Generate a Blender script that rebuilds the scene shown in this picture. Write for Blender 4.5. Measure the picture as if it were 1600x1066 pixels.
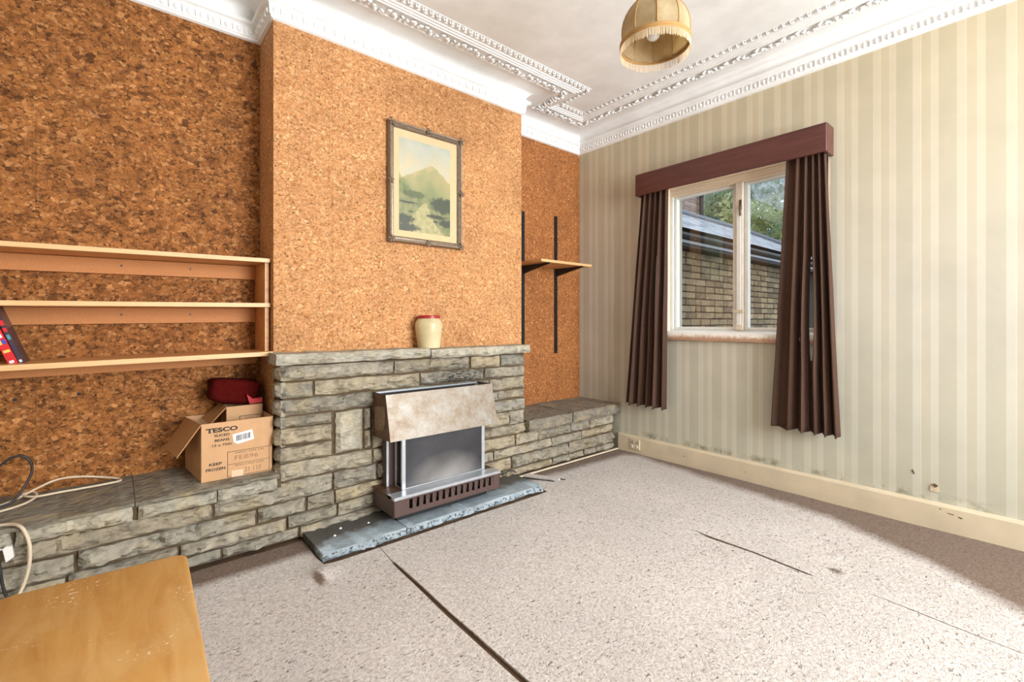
import bpy, bmesh, math, random
from mathutils import Vector, Matrix, noise
from math import sin, cos, pi, radians

for o in list(bpy.data.objects): bpy.data.objects.remove(o)
SC = bpy.context.scene
COL = SC.collection
RND = random.Random(7)

def lin(c):
    c /= 255.0
    return c/12.92 if c <= .04045 else ((c+.055)/1.055)**2.4
def rgb(r, g, b): return (lin(r), lin(g), lin(b), 1.0)

# ------------------------------------------------------------------ camera
cd = bpy.data.cameras.new('camera'); cam = bpy.data.objects.new('camera', cd); COL.objects.link(cam)
cam.location = (-3.175, -2.789, 1.05)
cam.rotation_euler = (pi/2, 0, .8644 - pi/2)
cd.sensor_fit = 'HORIZONTAL'; cd.sensor_width = 36; cd.lens = 16.366
cd.shift_y = (501.68 - 533) / 1600.0
cd.clip_start = .02; cd.clip_end = 200
SC.camera = cam
# ------------------------------------------------------------------ light
W = bpy.data.worlds.new('World'); SC.world = W; W.use_nodes = True
W.node_tree.nodes['Background'].inputs[0].default_value = (.78, .88, 1.0, 1)
W.node_tree.nodes['Background'].inputs[1].default_value = 2.3
def area(name, loc, rot, sx, sy, power, col):
    l = bpy.data.lights.new(name, 'AREA'); l.shape = 'RECTANGLE'; l.size = sx; l.size_y = sy
    l.energy = power; l.color = col
    o = bpy.data.objects.new(name, l); COL.objects.link(o); o.location = loc; o.rotation_euler = rot
    return o
# daylight entering by the large bay window in the wall behind the camera
area('daylight_bay_window', (-1.15, -5.75, 1.65), (radians(111), 0, 0), 2.0, 2.1, 425, (.94, .975, 1.0))
vs = SC.view_settings
vs.view_transform = 'Standard'; vs.look = 'None'; vs.exposure = 0.0; vs.gamma = 1.0; vs.use_curve_mapping = False

# ------------------------------------------------------------------ mesh helpers
def wloc(o):
    v = Vector((0, 0, 0))
    while o: v += o.location; o = o.parent
    return v
class MB:
    def __init__(s): s.v = []; s.f = []; s.uv = None
    def add(s, vs, fs):
        n = len(s.v); s.v += [tuple(p) for p in vs]; s.f += [tuple(i+n for i in f) for f in fs]; return s
    def box(s, a, b):
        (x0, y0, z0), (x1, y1, z1) = a, b
        x0, x1 = sorted((x0, x1)); y0, y1 = sorted((y0, y1)); z0, z1 = sorted((z0, z1))
        return s.add([(x0,y0,z0),(x1,y0,z0),(x1,y1,z0),(x0,y1,z0),(x0,y0,z1),(x1,y0,z1),(x1,y1,z1),(x0,y1,z1)],
            [(0,3,2,1),(4,5,6,7),(0,1,5,4),(1,2,6,5),(2,3,7,6),(3,0,4,7)])
    def cbox(s, a, b, c=.003):
        """box with chamfered edges"""
        bm = bmesh.new()
        lo = [min(p, q) for p, q in zip(a, b)]; hi = [max(p, q) for p, q in zip(a, b)]
        bmesh.ops.create_cube(bm, size=1)
        for v in bm.verts:
            v.co = Vector([lo[i] if v.co[i] < 0 else hi[i] for i in range(3)])
        bmesh.ops.bevel(bm, geom=bm.edges[:], offset=c, segments=1, affect='EDGES')
        return s.frombm(bm)
    def frombm(s, bm):
        bm.verts.index_update()
        s.add([v.co for v in bm.verts], [[v.index for v in f.verts] for f in bm.faces]); bm.free(); return s
    def prism(s, poly, d):
        """closed polygon (3-D points) pushed along vector d"""
        n = len(poly); d = Vector(d); p = [Vector(q) for q in poly]
        return s.add(p + [q+d for q in p], [tuple(range(n))[::-1], tuple(range(n, 2*n))] + [(i, (i+1) % n, (i+1) % n+n, i+n) for i in range(n)])
    def tube(s, pts, r, n=8, caps=True):
        pts = [Vector(p) for p in pts]; rings = []; up = None
        for i, p in enumerate(pts):
            t = (pts[min(i+1, len(pts)-1)] - pts[max(i-1, 0)]).normalized()
            if up is None: up = Vector((0, 0, 1)) if abs(t.z) < .9 else Vector((1, 0, 0))
            a = (up - t*up.dot(t)).normalized(); b = t.cross(a); up = a
            rr = r[i] if isinstance(r, (list, tuple)) else r
            rings.append([p + (a*cos(2*pi*k/n) + b*sin(2*pi*k/n))*rr for k in range(n)])
        vs = [q for ring in rings for q in ring]; fs = []
        for i in range(len(rings)-1):
            for k in range(n):
                fs.append((i*n+k, i*n+(k+1) % n, (i+1)*n+(k+1) % n, (i+1)*n+k))
        if caps: fs += [tuple(range(n))[::-1], tuple(range(len(vs)-n, len(vs)))]
        return s.add(vs, fs)
    def lathe(s, prof, c=(0, 0, 0), n=32, cap0=True, cap1=True):
        vs = []; fs = []
        for r, z in prof:
            vs += [(c[0]+r*cos(2*pi*k/n), c[1]+r*sin(2*pi*k/n), c[2]+z) for k in range(n)]
        for i in range(len(prof)-1):
            for k in range(n): fs.append((i*n+k, i*n+(k+1) % n, (i+1)*n+(k+1) % n, (i+1)*n+k))
        if cap0: fs.append(tuple(range(n))[::-1])
        if cap1: fs.append(tuple(range(len(vs)-n, len(vs))))
        return s.add(vs, fs)
    def xform(s, M):
        s.v = [tuple(M @ Vector(p)) for p in s.v]; return s
    def mesh(s, name, mat, off=Vector((0, 0, 0)), smooth=False, fixn=True):
        me = bpy.data.meshes.new(name)
        me.from_pydata([tuple(Vector(p)-off) for p in s.v], [], s.f)
        if fixn:
            bm = bmesh.new(); bm.from_mesh(me); bmesh.ops.recalc_face_normals(bm, faces=bm.faces[:]); bm.to_mesh(me); bm.free()
        me.materials.append(mat)
        if smooth:
            me.polygons.foreach_set('use_smooth', [True]*len(me.polygons))
            if smooth is not True: me.set_sharp_from_angle(angle=radians(smooth))
        me.update(); return me
    def build(s, name, mat, parent=None, smooth=False, loc=None, fixn=True):
        base = wloc(parent) if parent else Vector((0, 0, 0))
        L = Vector(loc) if loc else (base if parent else Vector((0, 0, 0)))
        o = bpy.data.objects.new(name, s.mesh(name, mat, L, smooth, fixn)); COL.objects.link(o)
        if parent: o.parent = parent; o.location = L - base
        else: o.location = L
        return o
def tag(o, label=None, cat=None, group=None, kind=None):
    if label: o['label'] = label
    if cat: o['category'] = cat
    if group: o['group'] = group
    if kind: o['kind'] = kind
    return o
def thing(name, label, cat, loc, group=None, kind=None):
    o = bpy.data.objects.new(name, None); COL.objects.link(o); o.location = loc; o.empty_display_size = .05
    return tag(o, label, cat, group, kind)
def inst(name, me, parent, w, rot=None, scale=None):
    """object sharing mesh data at world position w under parent"""
    o = bpy.data.objects.new(name, me); COL.objects.link(o); o.parent = parent
    o.location = Vector(w) - wloc(parent)
    if rot: o.rotation_euler = rot
    if scale: o.scale = scale
    return o

# ------------------------------------------------------------------ material helpers
class NT:
    def __init__(s, name):
        s.m = bpy.data.materials.new(name); s.m.use_nodes = True; s.t = s.m.node_tree
        s.b = s.t.nodes['Principled BSDF']; s.out = s.t.nodes['Material Output']
    def n(s, typ, ins=None, **props):
        nd = s.t.nodes.new(typ)
        for k, v in props.items(): setattr(nd, k, v)
        for k, v in (ins or {}).items():
            sk = nd.inputs[k]
            if isinstance(v, bpy.types.NodeSocket): s.t.links.new(v, sk)
            else: sk.default_value = v
        return nd
    def set(s, **k):
        for a, v in k.items():
            sk = s.b.inputs[a.replace('_', ' ')]
            if isinstance(v, bpy.types.NodeSocket): s.t.links.new(v, sk)
            else: sk.default_value = v
        return s
    def pos(s): return s.n('ShaderNodeNewGeometry').outputs['Position']
    def obj(s): return s.n('ShaderNodeTexCoord').outputs['Object']
    def map(s, vec, scale=(1,1,1), loc=(0,0,0), rot=(0,0,0)):
        return s.n('ShaderNodeMapping', {'Vector': vec, 'Scale': scale, 'Location': loc, 'Rotation': rot}).outputs[0]
    def noise(s, vec, sc, det=3, rough=.55, dist=0, out=0):
        return s.n('ShaderNodeTexNoise', {'Vector': vec, 'Scale': sc, 'Detail': det, 'Roughness': rough, 'Distortion': dist}).outputs[out]
    def vor(s, vec, sc, out='Distance', feature='F1', rnd=1.0):
        return s.n('ShaderNodeTexVoronoi', {'Vector': vec, 'Scale': sc, 'Randomness': rnd}, feature=feature).outputs[out]
    def ramp(s, fac, stops, interp='LINEAR'):
        nd = s.n('ShaderNodeValToRGB', {'Fac': fac}); cr = nd.color_ramp; cr.interpolation = interp
        while len(cr.elements) < len(stops): cr.elements.new(.5)
        for e, (p, c) in zip(cr.elements, stops):
            e.position = p; e.color = c if not isinstance(c, (int, float)) else (c, c, c, 1)
        return nd.outputs[0]
    def mix(s, fac, a, b, mode='MIX'):
        nd = s.n('ShaderNodeMix', data_type='RGBA', blend_type=mode)
        for i, v in ((0, fac), (6, a), (7, b)):
            if isinstance(v, bpy.types.NodeSocket): s.t.links.new(v, nd.inputs[i])
            else: nd.inputs[i].default_value = v
        return nd.outputs[2]
    def math(s, op, a, b=0.0, c=None, clamp=False):
        nd = s.n('ShaderNodeMath', operation=op); nd.use_clamp = clamp
        for i, v in enumerate((a, b, c)):
            if v is None: continue
            if isinstance(v, bpy.types.NodeSocket): s.t.links.new(v, nd.inputs[i])
            else: nd.inputs[i].default_value = v
        return nd.outputs[0]
    def sep(s, vec): return s.n('ShaderNodeSeparateXYZ', {0: vec}).outputs
    def bump(s, h, st=.3, dist=.01):
        s.t.links.new(s.n('ShaderNodeBump', {'Height': h, 'Strength': st, 'Distance': dist}).outputs[0], s.b.inputs['Normal']); return s
    def rand(s): return s.n('ShaderNodeObjectInfo').outputs['Random']

def plain(name, col, rough=.5, metal=0.0, var=.12, sc=30, bump=0, spec=.5):
    t = NT(name); v = t.obj(); nz = t.noise(v, sc, 4)
    c = t.mix(1.0, col, t.ramp(nz, [(.25, 1-var), (.75, 1+var*.5)]), 'MULTIPLY')
    t.set(Base_Color=c, Roughness=rough, Metallic=metal)
    t.b.inputs['Specular IOR Level'].default_value = spec
    if bump: t.bump(nz, bump, .004)
    return t.m

def cork(name, sc, base, dark, light, crack, crackamt, patch, sh0=.60, sh=.72, shs=1.5):
    t = NT(name); p = t.pos()
    def warp(v, f, amp):
        nv = t.n('ShaderNodeVectorMath', {0: t.noise(p, f, 2, out=1), 1: (.5, .5, .5)}, operation='SUBTRACT').outputs[0]
        return t.n('ShaderNodeVectorMath', {0: v, 1: t.n('ShaderNodeVectorMath', {0: nv, 'Scale': amp}, operation='SCALE').outputs[0]}, operation='ADD').outputs[0]
    w = warp(warp(p, sc*.6, .75/sc), sc*2.6, .28/sc)
    wa = t.map(w, (1, 1, 1.25))
    big_small = t.ramp(t.noise(p, sc*.22, 2), [(.44, 0), (.56, 1)])
    cell = t.mix(big_small, t.vor(wa, sc, 'Color'), t.vor(wa, sc*1.75, 'Color')); cs = t.n('ShaderNodeSeparateColor', {0: cell}).outputs
    c = t.ramp(cs[0], [(.0, dark), (.32, base), (.66, base), (.9, light), (1, light)])
    c = t.mix(1.0, c, t.ramp(cs[1], [(0, .86), (.6, 1.0), (1, 1.08)]), 'MULTIPLY')
    edge = t.n('ShaderNodeMix', {0: t.n('ShaderNodeSeparateColor', {0: big_small}).outputs[0], 2: t.vor(wa, sc, 'Distance', 'DISTANCE_TO_EDGE'), 3: t.vor(wa, sc*1.75, 'Distance', 'DISTANCE_TO_EDGE')}).outputs[0]
    msk = t.noise(p, sc*.9, 3, .6)
    k = t.math('MULTIPLY', t.ramp(edge, [(.0, 1), (.13, 0)]), t.ramp(msk, [(.56-.12*crackamt, 0), (.64, 1)]))
    c = t.mix(t.math('MULTIPLY', k, .9), c, crack)
    # dark bark shards
    sp = t.ramp(t.noise(t.map(p, (1, 1, 1.6)), sc*shs, 4, .65, .8), [(sh0, 0), (sh0+.05, 1)])
    c = t.mix(t.math('MULTIPLY', sp, sh), c, crack)
    c = t.mix(t.ramp(t.noise(p, sc*.3, 4, .65), [(.48, 0), (.7, patch)]), c, t.mix(1.0, c, dark, 'MULTIPLY'))
    c = t.mix(1.0, c, t.ramp(t.noise(p, 4.5, 4, .6), [(.3, .84), (.5, 1), (.75, 1.08)]), 'MULTIPLY')
    c = t.mix(1.0, c, t.ramp(t.rand(), [(0, .95), (1, 1.04)]), 'MULTIPLY')
    t.set(Base_Color=c, Roughness=.72); t.b.inputs['Specular IOR Level'].default_value = .2
    t.bump(t.math('SUBTRACT', cs[2], t.math('ADD', t.math('MULTIPLY', k, 2.0), sp)), .3, .003)
    return t.m
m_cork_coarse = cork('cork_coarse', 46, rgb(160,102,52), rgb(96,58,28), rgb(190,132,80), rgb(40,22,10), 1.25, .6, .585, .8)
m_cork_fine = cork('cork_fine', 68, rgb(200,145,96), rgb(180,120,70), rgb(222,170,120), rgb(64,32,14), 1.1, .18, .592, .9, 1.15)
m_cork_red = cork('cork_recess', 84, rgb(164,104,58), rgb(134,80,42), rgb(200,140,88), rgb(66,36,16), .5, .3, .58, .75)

def plaster():
    t = NT('white_plaster'); p = t.pos(); nz = t.noise(p, 60, 3)
    t.set(Base_Color=t.ramp(t.noise(p, 5, 4), [(.3, rgb(232,231,229)), (.7, rgb(246,246,245))]), Roughness=.75).bump(nz, .12, .004); return t.m
m_plaster = plaster()
def wallpaper():
    t = NT('striped_wallpaper'); p = t.pos(); xyz = t.sep(p)
    fr = t.math('FRACT', t.math('DIVIDE', t.math('SUBTRACT', -2.129+16.8, xyz[1]), .168))
    L, Md, D = rgb(205,198,183), rgb(197,188,170), rgb(192,185,168)
    c = t.ramp(fr, [(0, L), (.17, L), (.20, rgb(213,206,192)), (.215, Md), (.42, Md), (.435, rgb(211,203,189)), (.45, L), (.59, L), (.61, D), (.97, D)])
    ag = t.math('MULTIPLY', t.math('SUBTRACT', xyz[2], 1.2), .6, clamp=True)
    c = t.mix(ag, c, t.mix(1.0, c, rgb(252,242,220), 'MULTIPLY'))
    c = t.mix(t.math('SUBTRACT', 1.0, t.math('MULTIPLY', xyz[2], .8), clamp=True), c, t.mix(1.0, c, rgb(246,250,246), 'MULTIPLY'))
    c = t.mix(1.0, c, t.ramp(t.noise(p, 2.6, 5, .6), [(.3, .90), (.6, 1.0)]), 'MULTIPLY')
    # grime just above the skirting
    g = t.math('MULTIPLY', t.math('SUBTRACT', 1.0, t.math('MULTIPLY', t.math('ABSOLUTE', t.math('SUBTRACT', xyz[2], .15)), 30.0), clamp=True), t.ramp(t.noise(p, 9, 4, .7), [(.48, 0), (.62, .8)]))
    c = t.mix(g, c, rgb(120,112,92))
    t.set(Base_Color=c, Roughness=.8); t.b.inputs['Specular IOR Level'].default_value = .2
    t.bump(t.noise(p, 220, 2), .08, .002); return t.m
m_paper = wallpaper()

def stone_mat(name, cols, soot=False):
    t = NT(name); p = t.pos(); r = t.rand()
    c = t.ramp(r, [(i/(len(cols)-1), q) for i, q in enumerate(cols)])
    n1 = t.noise(p, 22, 5, .65); n2 = t.noise(t.map(p, (.5, 1, 1.4)), 60, 4, .6)
    c = t.mix(1.0, c, t.ramp(n1, [(.28, .60), (.5, 1.0), (.72, 1.28)]), 'MULTIPLY')
    c = t.mix(t.ramp(t.noise(p, 9, 3), [(.5, 0), (.68, .45)]), c, rgb(178,160,124))
    c = t.mix(t.ramp(n2, [(.6, 0), (.78, .55)]), c, rgb(84,80,68))
    if soot:
        d = t.n('ShaderNodeVectorMath', {0: t.map(p, (1, 0, 3.2), (1.57, 0, -2.26)), 1: (0, 0, 0)}, operation='DISTANCE').outputs['Value']
        k = t.math('MULTIPLY', t.ramp(d, [(.10, .95), (.34, 0)]), t.ramp(n2, [(.36, 1), (.62, .15)]))
        c = t.mix(k, c, rgb(34,34,36))
    t.set(Base_Color=c, Roughness=.85); t.b.inputs['Specular IOR Level'].default_value = .25
    rid = t.n('ShaderNodeTexVoronoi', {'Vector': t.map(p, (1, 1, 1.8)), 'Scale': 34.0, 'Smoothness': .6}, feature='SMOOTH_F1').outputs[0]
    t.bump(t.math('ADD', t.math('MULTIPLY', rid, .9), n2), .7, .014); return t.m
m_stone = stone_mat('hewn_stone', [rgb(146,140,128), rgb(164,154,136), rgb(132,127,116), rgb(166,152,128), rgb(151,146,135)], True)
m_slabtop = stone_mat('slab_stone', [rgb(124,116,104), rgb(132,124,110), rgb(120,114,104)])
m_slabpale = stone_mat('mantel_stone', [rgb(176,168,150), rgb(170,164,148), rgb(166,160,146)])
t = NT('sooty_slate'); p = t.pos(); xyz = t.sep(p); n = t.noise(p, 14, 5, .65); n2 = t.noise(p, 70, 4, .65)
c = t.ramp(n, [(.3, rgb(132,146,156)), (.7, rgb(176,188,196))])
f_ = t.math('ADD', t.math('MULTIPLY', t.math('ADD', xyz[1], .635), 9.0), t.math('MULTIPLY', t.math('SUBTRACT', n, .5), 2.2))
c = t.mix(t.ramp(f_, [(.1, 0), (.75, .92)]), c, rgb(70,62,52))
chp = t.math('MULTIPLY', t.math('LESS_THAN', xyz[2], .0235), t.ramp(n2, [(.50, 0), (.58, .9)]))
c = t.mix(chp, c, rgb(46,48,50)); t.set(Base_Color=c, Roughness=.6); t.bump(n2, .5, .008); m_hearth = t.m
m_mortar = plain('mortar', rgb(92,75,54), .95, var=.35, sc=40, bump=.4)

def wood(name, a, b, sc=3.0, rough=.45, axis=0, spec=.5):
    t = NT(name); v = t.obj(); s = [14, 14, 14]; s[axis] = 1.0
    g = t.noise(t.map(v, tuple(s)), sc, 5, .6, 1.2)
    t.set(Base_Color=t.ramp(g, [(.3, a), (.7, b)]), Roughness=rough); t.b.inputs['Specular IOR Level'].default_value = spec
    t.bump(g, .06, .002); return t.m
m_shelf = wood('shelf_wood', rgb(196,136,80), rgb(222,166,108))
m_shelf_edge = wood('shelf_edge', rgb(208,164,112), rgb(220,180,128))
m_chip = plain('chipboard_strip', rgb(196,130,76), .7, var=.18, sc=260)
m_mahog = wood('mahogany', rgb(70,34,29), rgb(96,52,44), 2.0, .35, axis=1)
m_white = plain('white_paint', rgb(232,230,224), .5, var=.08, sc=14, bump=.1)
m_peel = wood('peeling_frame', rgb(222,198,168), rgb(238,222,200), 3, .55, axis=1)
m_skirt = plain('cream_skirting', rgb(214,198,170), .45, var=.14, sc=6)
m_black = plain('black_metal', rgb(24,24,26), .45, var=.1)
m_brown = plain('brown_metal', rgb(96,76,72), .4, .3, .12, 20)
m_alu = plain('aluminium', rgb(206,212,220), .32, .7, .1, 25)
m_dark = plain('dark_interior', rgb(20,20,22), .6)
m_card = plain('cardboard', rgb(198,154,112), .8, var=.08, sc=18)
m_card_in = plain('cardboard_inside', rgb(182,134,88), .85, var=.1, sc=18)
m_ink = plain('black_ink', rgb(34,28,26), .7)
m_inkfaint = plain('faded_ink', rgb(150,112,84), .8)
m_label = plain('white_label', rgb(226,226,226), .55, var=.05)
m_tape = plain('clear_tape', rgb(226,190,158), .3, var=.05)
m_redcloth = plain('dark_red_fabric', rgb(78,12,8), .95, var=.3, sc=60, bump=.2, spec=.1)
m_red = plain('bright_red_fabric', rgb(178,22,22), .6, var=.12)
m_cablew = plain('beige_cable', rgb(216,198,172), .5)
m_cableb = plain('black_cable', rgb(40,40,44), .45)
m_plug = plain('white_plastic', rgb(232,230,226), .4, var=.04)
m_bulb = plain('pearl_bulb', rgb(240,240,240), .25, var=.02)
def curtain_mat():
    t = NT('brown_curtain'); v = t.obj()
    wv = t.noise(t.map(v, (60, 60, 500)), 1, 2)
    c = t.mix(wv, rgb(62,44,36), rgb(94,70,58))
    t.set(Base_Color=c, Roughness=.9); t.b.inputs['Specular IOR Level'].default_value = .15
    t.bump(wv, .2, .002); return t.m
m_curtain = curtain_mat()
def carpet_mat():
    t = NT('carpet_pile'); p = t.pos()
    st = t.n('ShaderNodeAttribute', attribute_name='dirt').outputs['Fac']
    n = t.noise(p, 90, 4, .65); n2 = t.noise(p, 260, 3, .6)
    c = t.ramp(n, [(.30, rgb(178,167,160)), (.5, rgb(206,197,191)), (.7, rgb(225,218,213))])
    c = t.mix(1.0, c, t.ramp(t.noise(p, 1.7, 4), [(.35, .93), (.65, 1.04)]), 'MULTIPLY')
    # short creases between the loops, their shade put into the pile colour
    cr = t.noise(t.map(p, (1, 2.2, 1), rot=(0, 0, .75)), 52, 3, .6, .9)
    k = t.ramp(cr, [(.61, 0), (.665, .9)])
    c = t.mix(k, c, rgb(112,98,88))
    fl = t.ramp(t.noise(p, 130, 2), [(.735, 0), (.76, 1)])
    c = t.mix(fl, c, rgb(70,56,48))
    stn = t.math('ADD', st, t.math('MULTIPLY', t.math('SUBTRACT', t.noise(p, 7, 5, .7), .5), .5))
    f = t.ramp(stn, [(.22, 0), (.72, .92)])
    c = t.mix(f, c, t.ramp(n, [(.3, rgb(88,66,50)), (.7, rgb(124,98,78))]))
    t.set(Base_Color=c, Roughness=1.0); t.b.inputs['Specular IOR Level'].default_value = .1
    t.b.inputs['Sheen Weight'].default_value = .1
    t.bump(t.math('SUBTRACT', t.math('ADD', n, t.math('MULTIPLY', n2, .5)), t.math('MULTIPLY', k, .8)), .6, .010); return t.m
m_carpet = carpet_mat()
m_under = plain('underlay', rgb(98,74,52), .95, var=.3, sc=20)

# ================================================================== ROOM
X0, Y0, ZC, HC = -4.6, -5.4, 2.70, 2.54
BX0, BX1, BY = -2.58, -.945, -.28
floor = tag(MB().box((X0-.2, Y0-.2, -.06), (.25, .25, -.012)).build('floor', m_under), 'brown underlay floor showing in the gaps of the carpet', 'floor', kind='structure')
ceil = tag(MB().box((X0-.2, Y0-.2, ZC), (.25, .25, ZC+.1)).build('ceiling', m_plaster), 'flat white plaster ceiling', 'ceiling', kind='structure')
wl = tag(MB().box((X0-.2, .004, -.02), (.25, .2, ZC)).box((BX0+.004, BY+.004, 0), (BX1-.004, .1, ZC)).build('wall_left', m_mortar),
         'cork-tiled fireplace wall with projecting chimney breast', 'wall', kind='structure')
# cork tiles
TS = .2855; _tc = {}
def tile_mesh(w, h, mat, kind):
    k = (round(w, 3), round(h, 3), kind, mat.name)
    if k not in _tc:
        m = MB(); e = .0015
        if kind == 'y': m.prism([(0, .004, 0), (w, .004, 0), (w, .004, h), (0, .004, h)], (0, -.004, 0))
        else: m.prism([(0, 0, 0), (0, w, 0), (0, w, h), (0, 0, h)], (.004, 0, 0))
        _tc[k] = m.mesh('cork_tile', mat)
    return _tc[k]
def tile_face(kind, a0, a1, z0, z1, c, mat, off=0.0, zoff=0.0):
    def cuts(lo, hi, o):
        q = [lo]; x = lo + o
        while x < hi - 1e-4:
            if x > lo + .004: q.append(x)
            x += TS
        return q + [hi]
    A, Z = cuts(a0, a1, off), cuts(z0, z1, zoff); g = .0004
    for i in range(len(A)-1):
        for j in range(len(Z)-1):
            w, h = A[i+1]-A[i]-2*g, Z[j+1]-Z[j]-2*g
            if w < .004 or h < .004: continue
            me = tile_mesh(w, h, mat, kind)
            inst('cork_tile', me, wl, (A[i]+g, c, Z[j]+g) if kind == 'y' else (c, A[i]+g, Z[j]+g))
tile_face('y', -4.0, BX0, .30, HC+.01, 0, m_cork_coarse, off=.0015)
tile_face('y', BX0, BX1, .80, HC+.01, BY, m_cork_fine, off=.002)
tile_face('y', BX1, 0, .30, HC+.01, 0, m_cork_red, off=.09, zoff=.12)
tile_face('x', BY, 0, .30, HC+.01, BX0, m_cork_fine, zoff=.1)
tile_face('x', BY, 0, .30, HC+.01, BX1-.004, m_cork_fine, zoff=.1)
# small empty fixing holes in the cork
for x, z in ((-3.295, .729), (-3.489, .725)):
    MB().lathe([(.0, 0), (.008, 0), (.007, .002)], n=8).xform(Matrix.Translation((x, .001, z)) @ Matrix.Rotation(pi/2, 4, 'X')).build('screw_hole', m_dark, wl)

WY0, WY1, WZ0, WZ1 = -1.93, -.855, .905, 2.06
wr = tag(MB().box((0, Y0-.2, -.02), (.25, WY0, ZC)).box((0, WY1, -.02), (.25, .2, ZC)).box((0, WY0, -.02), (.25, WY1, WZ0)).box((0, WY0, WZ1), (.25, WY1, ZC)).build('wall_right', m_paper),
         'window wall in faded beige striped wallpaper', 'wall', kind='structure')
def chip(y, z, r, mat, n=9, seed=0, sx=1, th=.003):
    rr = random.Random(seed)
    poly = [(-.0006, y+sx*r*cos(2*pi*k/n)*rr.uniform(.6, 1.1), z+r*sin(2*pi*k/n)*rr.uniform(.6, 1.1)) for k in range(n)]
    return MB().prism(poly, (-th, 0, 0)).build('plaster_chip', mat, wr)
m_chipw = plain('bare_plaster', rgb(214,196,168), .9, var=.2, sc=90)
chip(-2.382, .196, .022, m_chipw, seed=3); chip(-2.385, .212, .010, m_under, seed=5, th=.005)
MB().prism([(-.0005, -2.294, .272), (-.0005, -2.298, .274), (-.0005, -2.306, .253), (-.0005, -2.302, .251)], (-.003, 0, 0)).build('plaster_chip', m_under, wr)
BWX0, BWX1, BWZ0, BWZ1 = -2.15, -.25, .6, 2.55
wb = tag(MB().box((X0-.2, Y0-.2, -.02), (BWX0, Y0, ZC)).box((BWX1, Y0-.2, -.02), (.0, Y0, ZC)).box((BWX0, Y0-.2, -.02), (BWX1, Y0, BWZ0)).box((BWX0, Y0-.2, BWZ1), (BWX1, Y0, ZC)).build('wall_back', m_paper),
         'striped wall behind the viewer holding the bay window', 'wall', kind='structure')
tag(MB().box((X0-.2, Y0-.2, -.02), (X0, .2, ZC)).build('wall_side', m_paper), 'striped wall on the far side away from the window', 'wall', kind='structure')
w2 = thing('window_2', 'large white bay window behind the viewer', 'window', (-1.2, Y0, BWZ0), kind='structure')
for x in (BWX0+.03, (2*BWX0+BWX1)/3, (BWX0+2*BWX1)/3, BWX1-.03): MB().box((x-.03, Y0-.12, BWZ0), (x+.03, Y0-.06, BWZ1)).build('frame_post', m_white, w2)
for z in (BWZ0+.03, 1.8, BWZ1-.03): MB().box((BWX0, Y0-.12, z-.03), (BWX1, Y0-.06, z+.03)).build('frame_rail', m_white, w2)

# skirting
bb = tag(MB().prism([(-.001, -.44, -.012), (-.022, -.44, -.012), (-.022, -.44, .118), (-.016, -.44, .130), (-.001, -.44, .132)], (0, Y0+.44, 0)).build('baseboard_right', m_skirt),
    'scuffed cream skirting board along the window wall', 'baseboard', kind='structure')
for y, z, w, h in ((-2.43, .095, .03, .004), (-2.47, .088, .018, .006), (-2.40, .108, .012, .004), (-1.02, .07, .008, .008), (-1.45, .06, .01, .004)):
    MB().prism([(-.0215, y, z), (-.0215, y-w, z-h*.6), (-.0215, y-w*.8, z-h*1.6), (-.0215, y-w*.2, z-h)], (-.001, 0, 0)).build('paint_chip', m_under, bb)
tag(MB().box((X0, Y0, 0), (X0+.02, -.45, .13)).build('baseboard_side', m_skirt), 'cream skirting on the far side wall', 'baseboard', kind='structure')
tag(MB().box((X0+.02, Y0, 0), (0-.022, Y0+.02, .13)).build('baseboard_back', m_skirt), 'cream skirting below the bay window', 'baseboard', kind='structure')

# ------------------------------------------------------------------ cornice
PATH = [(X0, 0), (BX0, 0), (BX0, BY), (BX1, BY), (BX1, 0), (0, 0), (0, Y0), (X0, Y0)]
def inward(a, b):
    dx, dy = b[0]-a[0], b[1]-a[1]; l = math.hypot(dx, dy); return (dy/l, -dx/l)
NP = len(PATH); NORM = [inward(PATH[i], PATH[(i+1) % NP]) for i in range(NP)]
def offp(i, o):
    n1, n2 = NORM[i-1], NORM[i]; return (PATH[i][0]+o*(n1[0]+n2[0]), PATH[i][1]+o*(n1[1]+n2[1]))
PROF = [(0, 2.535), (.014, 2.540), (.016, 2.548), (.022, 2.552), (.026, 2.596), (.034, 2.602), (.046, 2.606), (.050, 2.616), (.048, 2.626), (.020, 2.629),
        (.022, 2.645), (.030, 2.660), (.046, 2.674), (.072, 2.684), (.110, 2.689), (.150, 2.690), (.172, 2.689), (.174, 2.680), (.186, 2.677), (.190, 2.682),
        (.200, 2.684), (.258, 2.685), (.262, 2.676), (.272, 2.675), (.276, 2.680), (.288, 2.678), (.291, 2.684), (.304, 2.684), (.307, 2.690), (.322, 2.690), (.326, 2.697), (.355, 2.698), (.358, 2.7005)]
mc = MB(); rings = []
for i in range(NP): rings.append([(*offp(i, o), z) for o, z in PROF])
K = len(PROF); vsx = [p for r in rings for p in r]; fsx = []
for i in range(NP):
    j = (i+1) % NP
    for k in range(K-1): fsx.append((i*K+k, j*K+k, j*K+k+1, i*K+k+1))
cor = tag(mc.add(vsx, fsx).build('trim_1', m_plaster, smooth=25), 'ornate white Victorian plaster cornice with egg and leaf mouldings', 'cornice', kind='structure')
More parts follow.
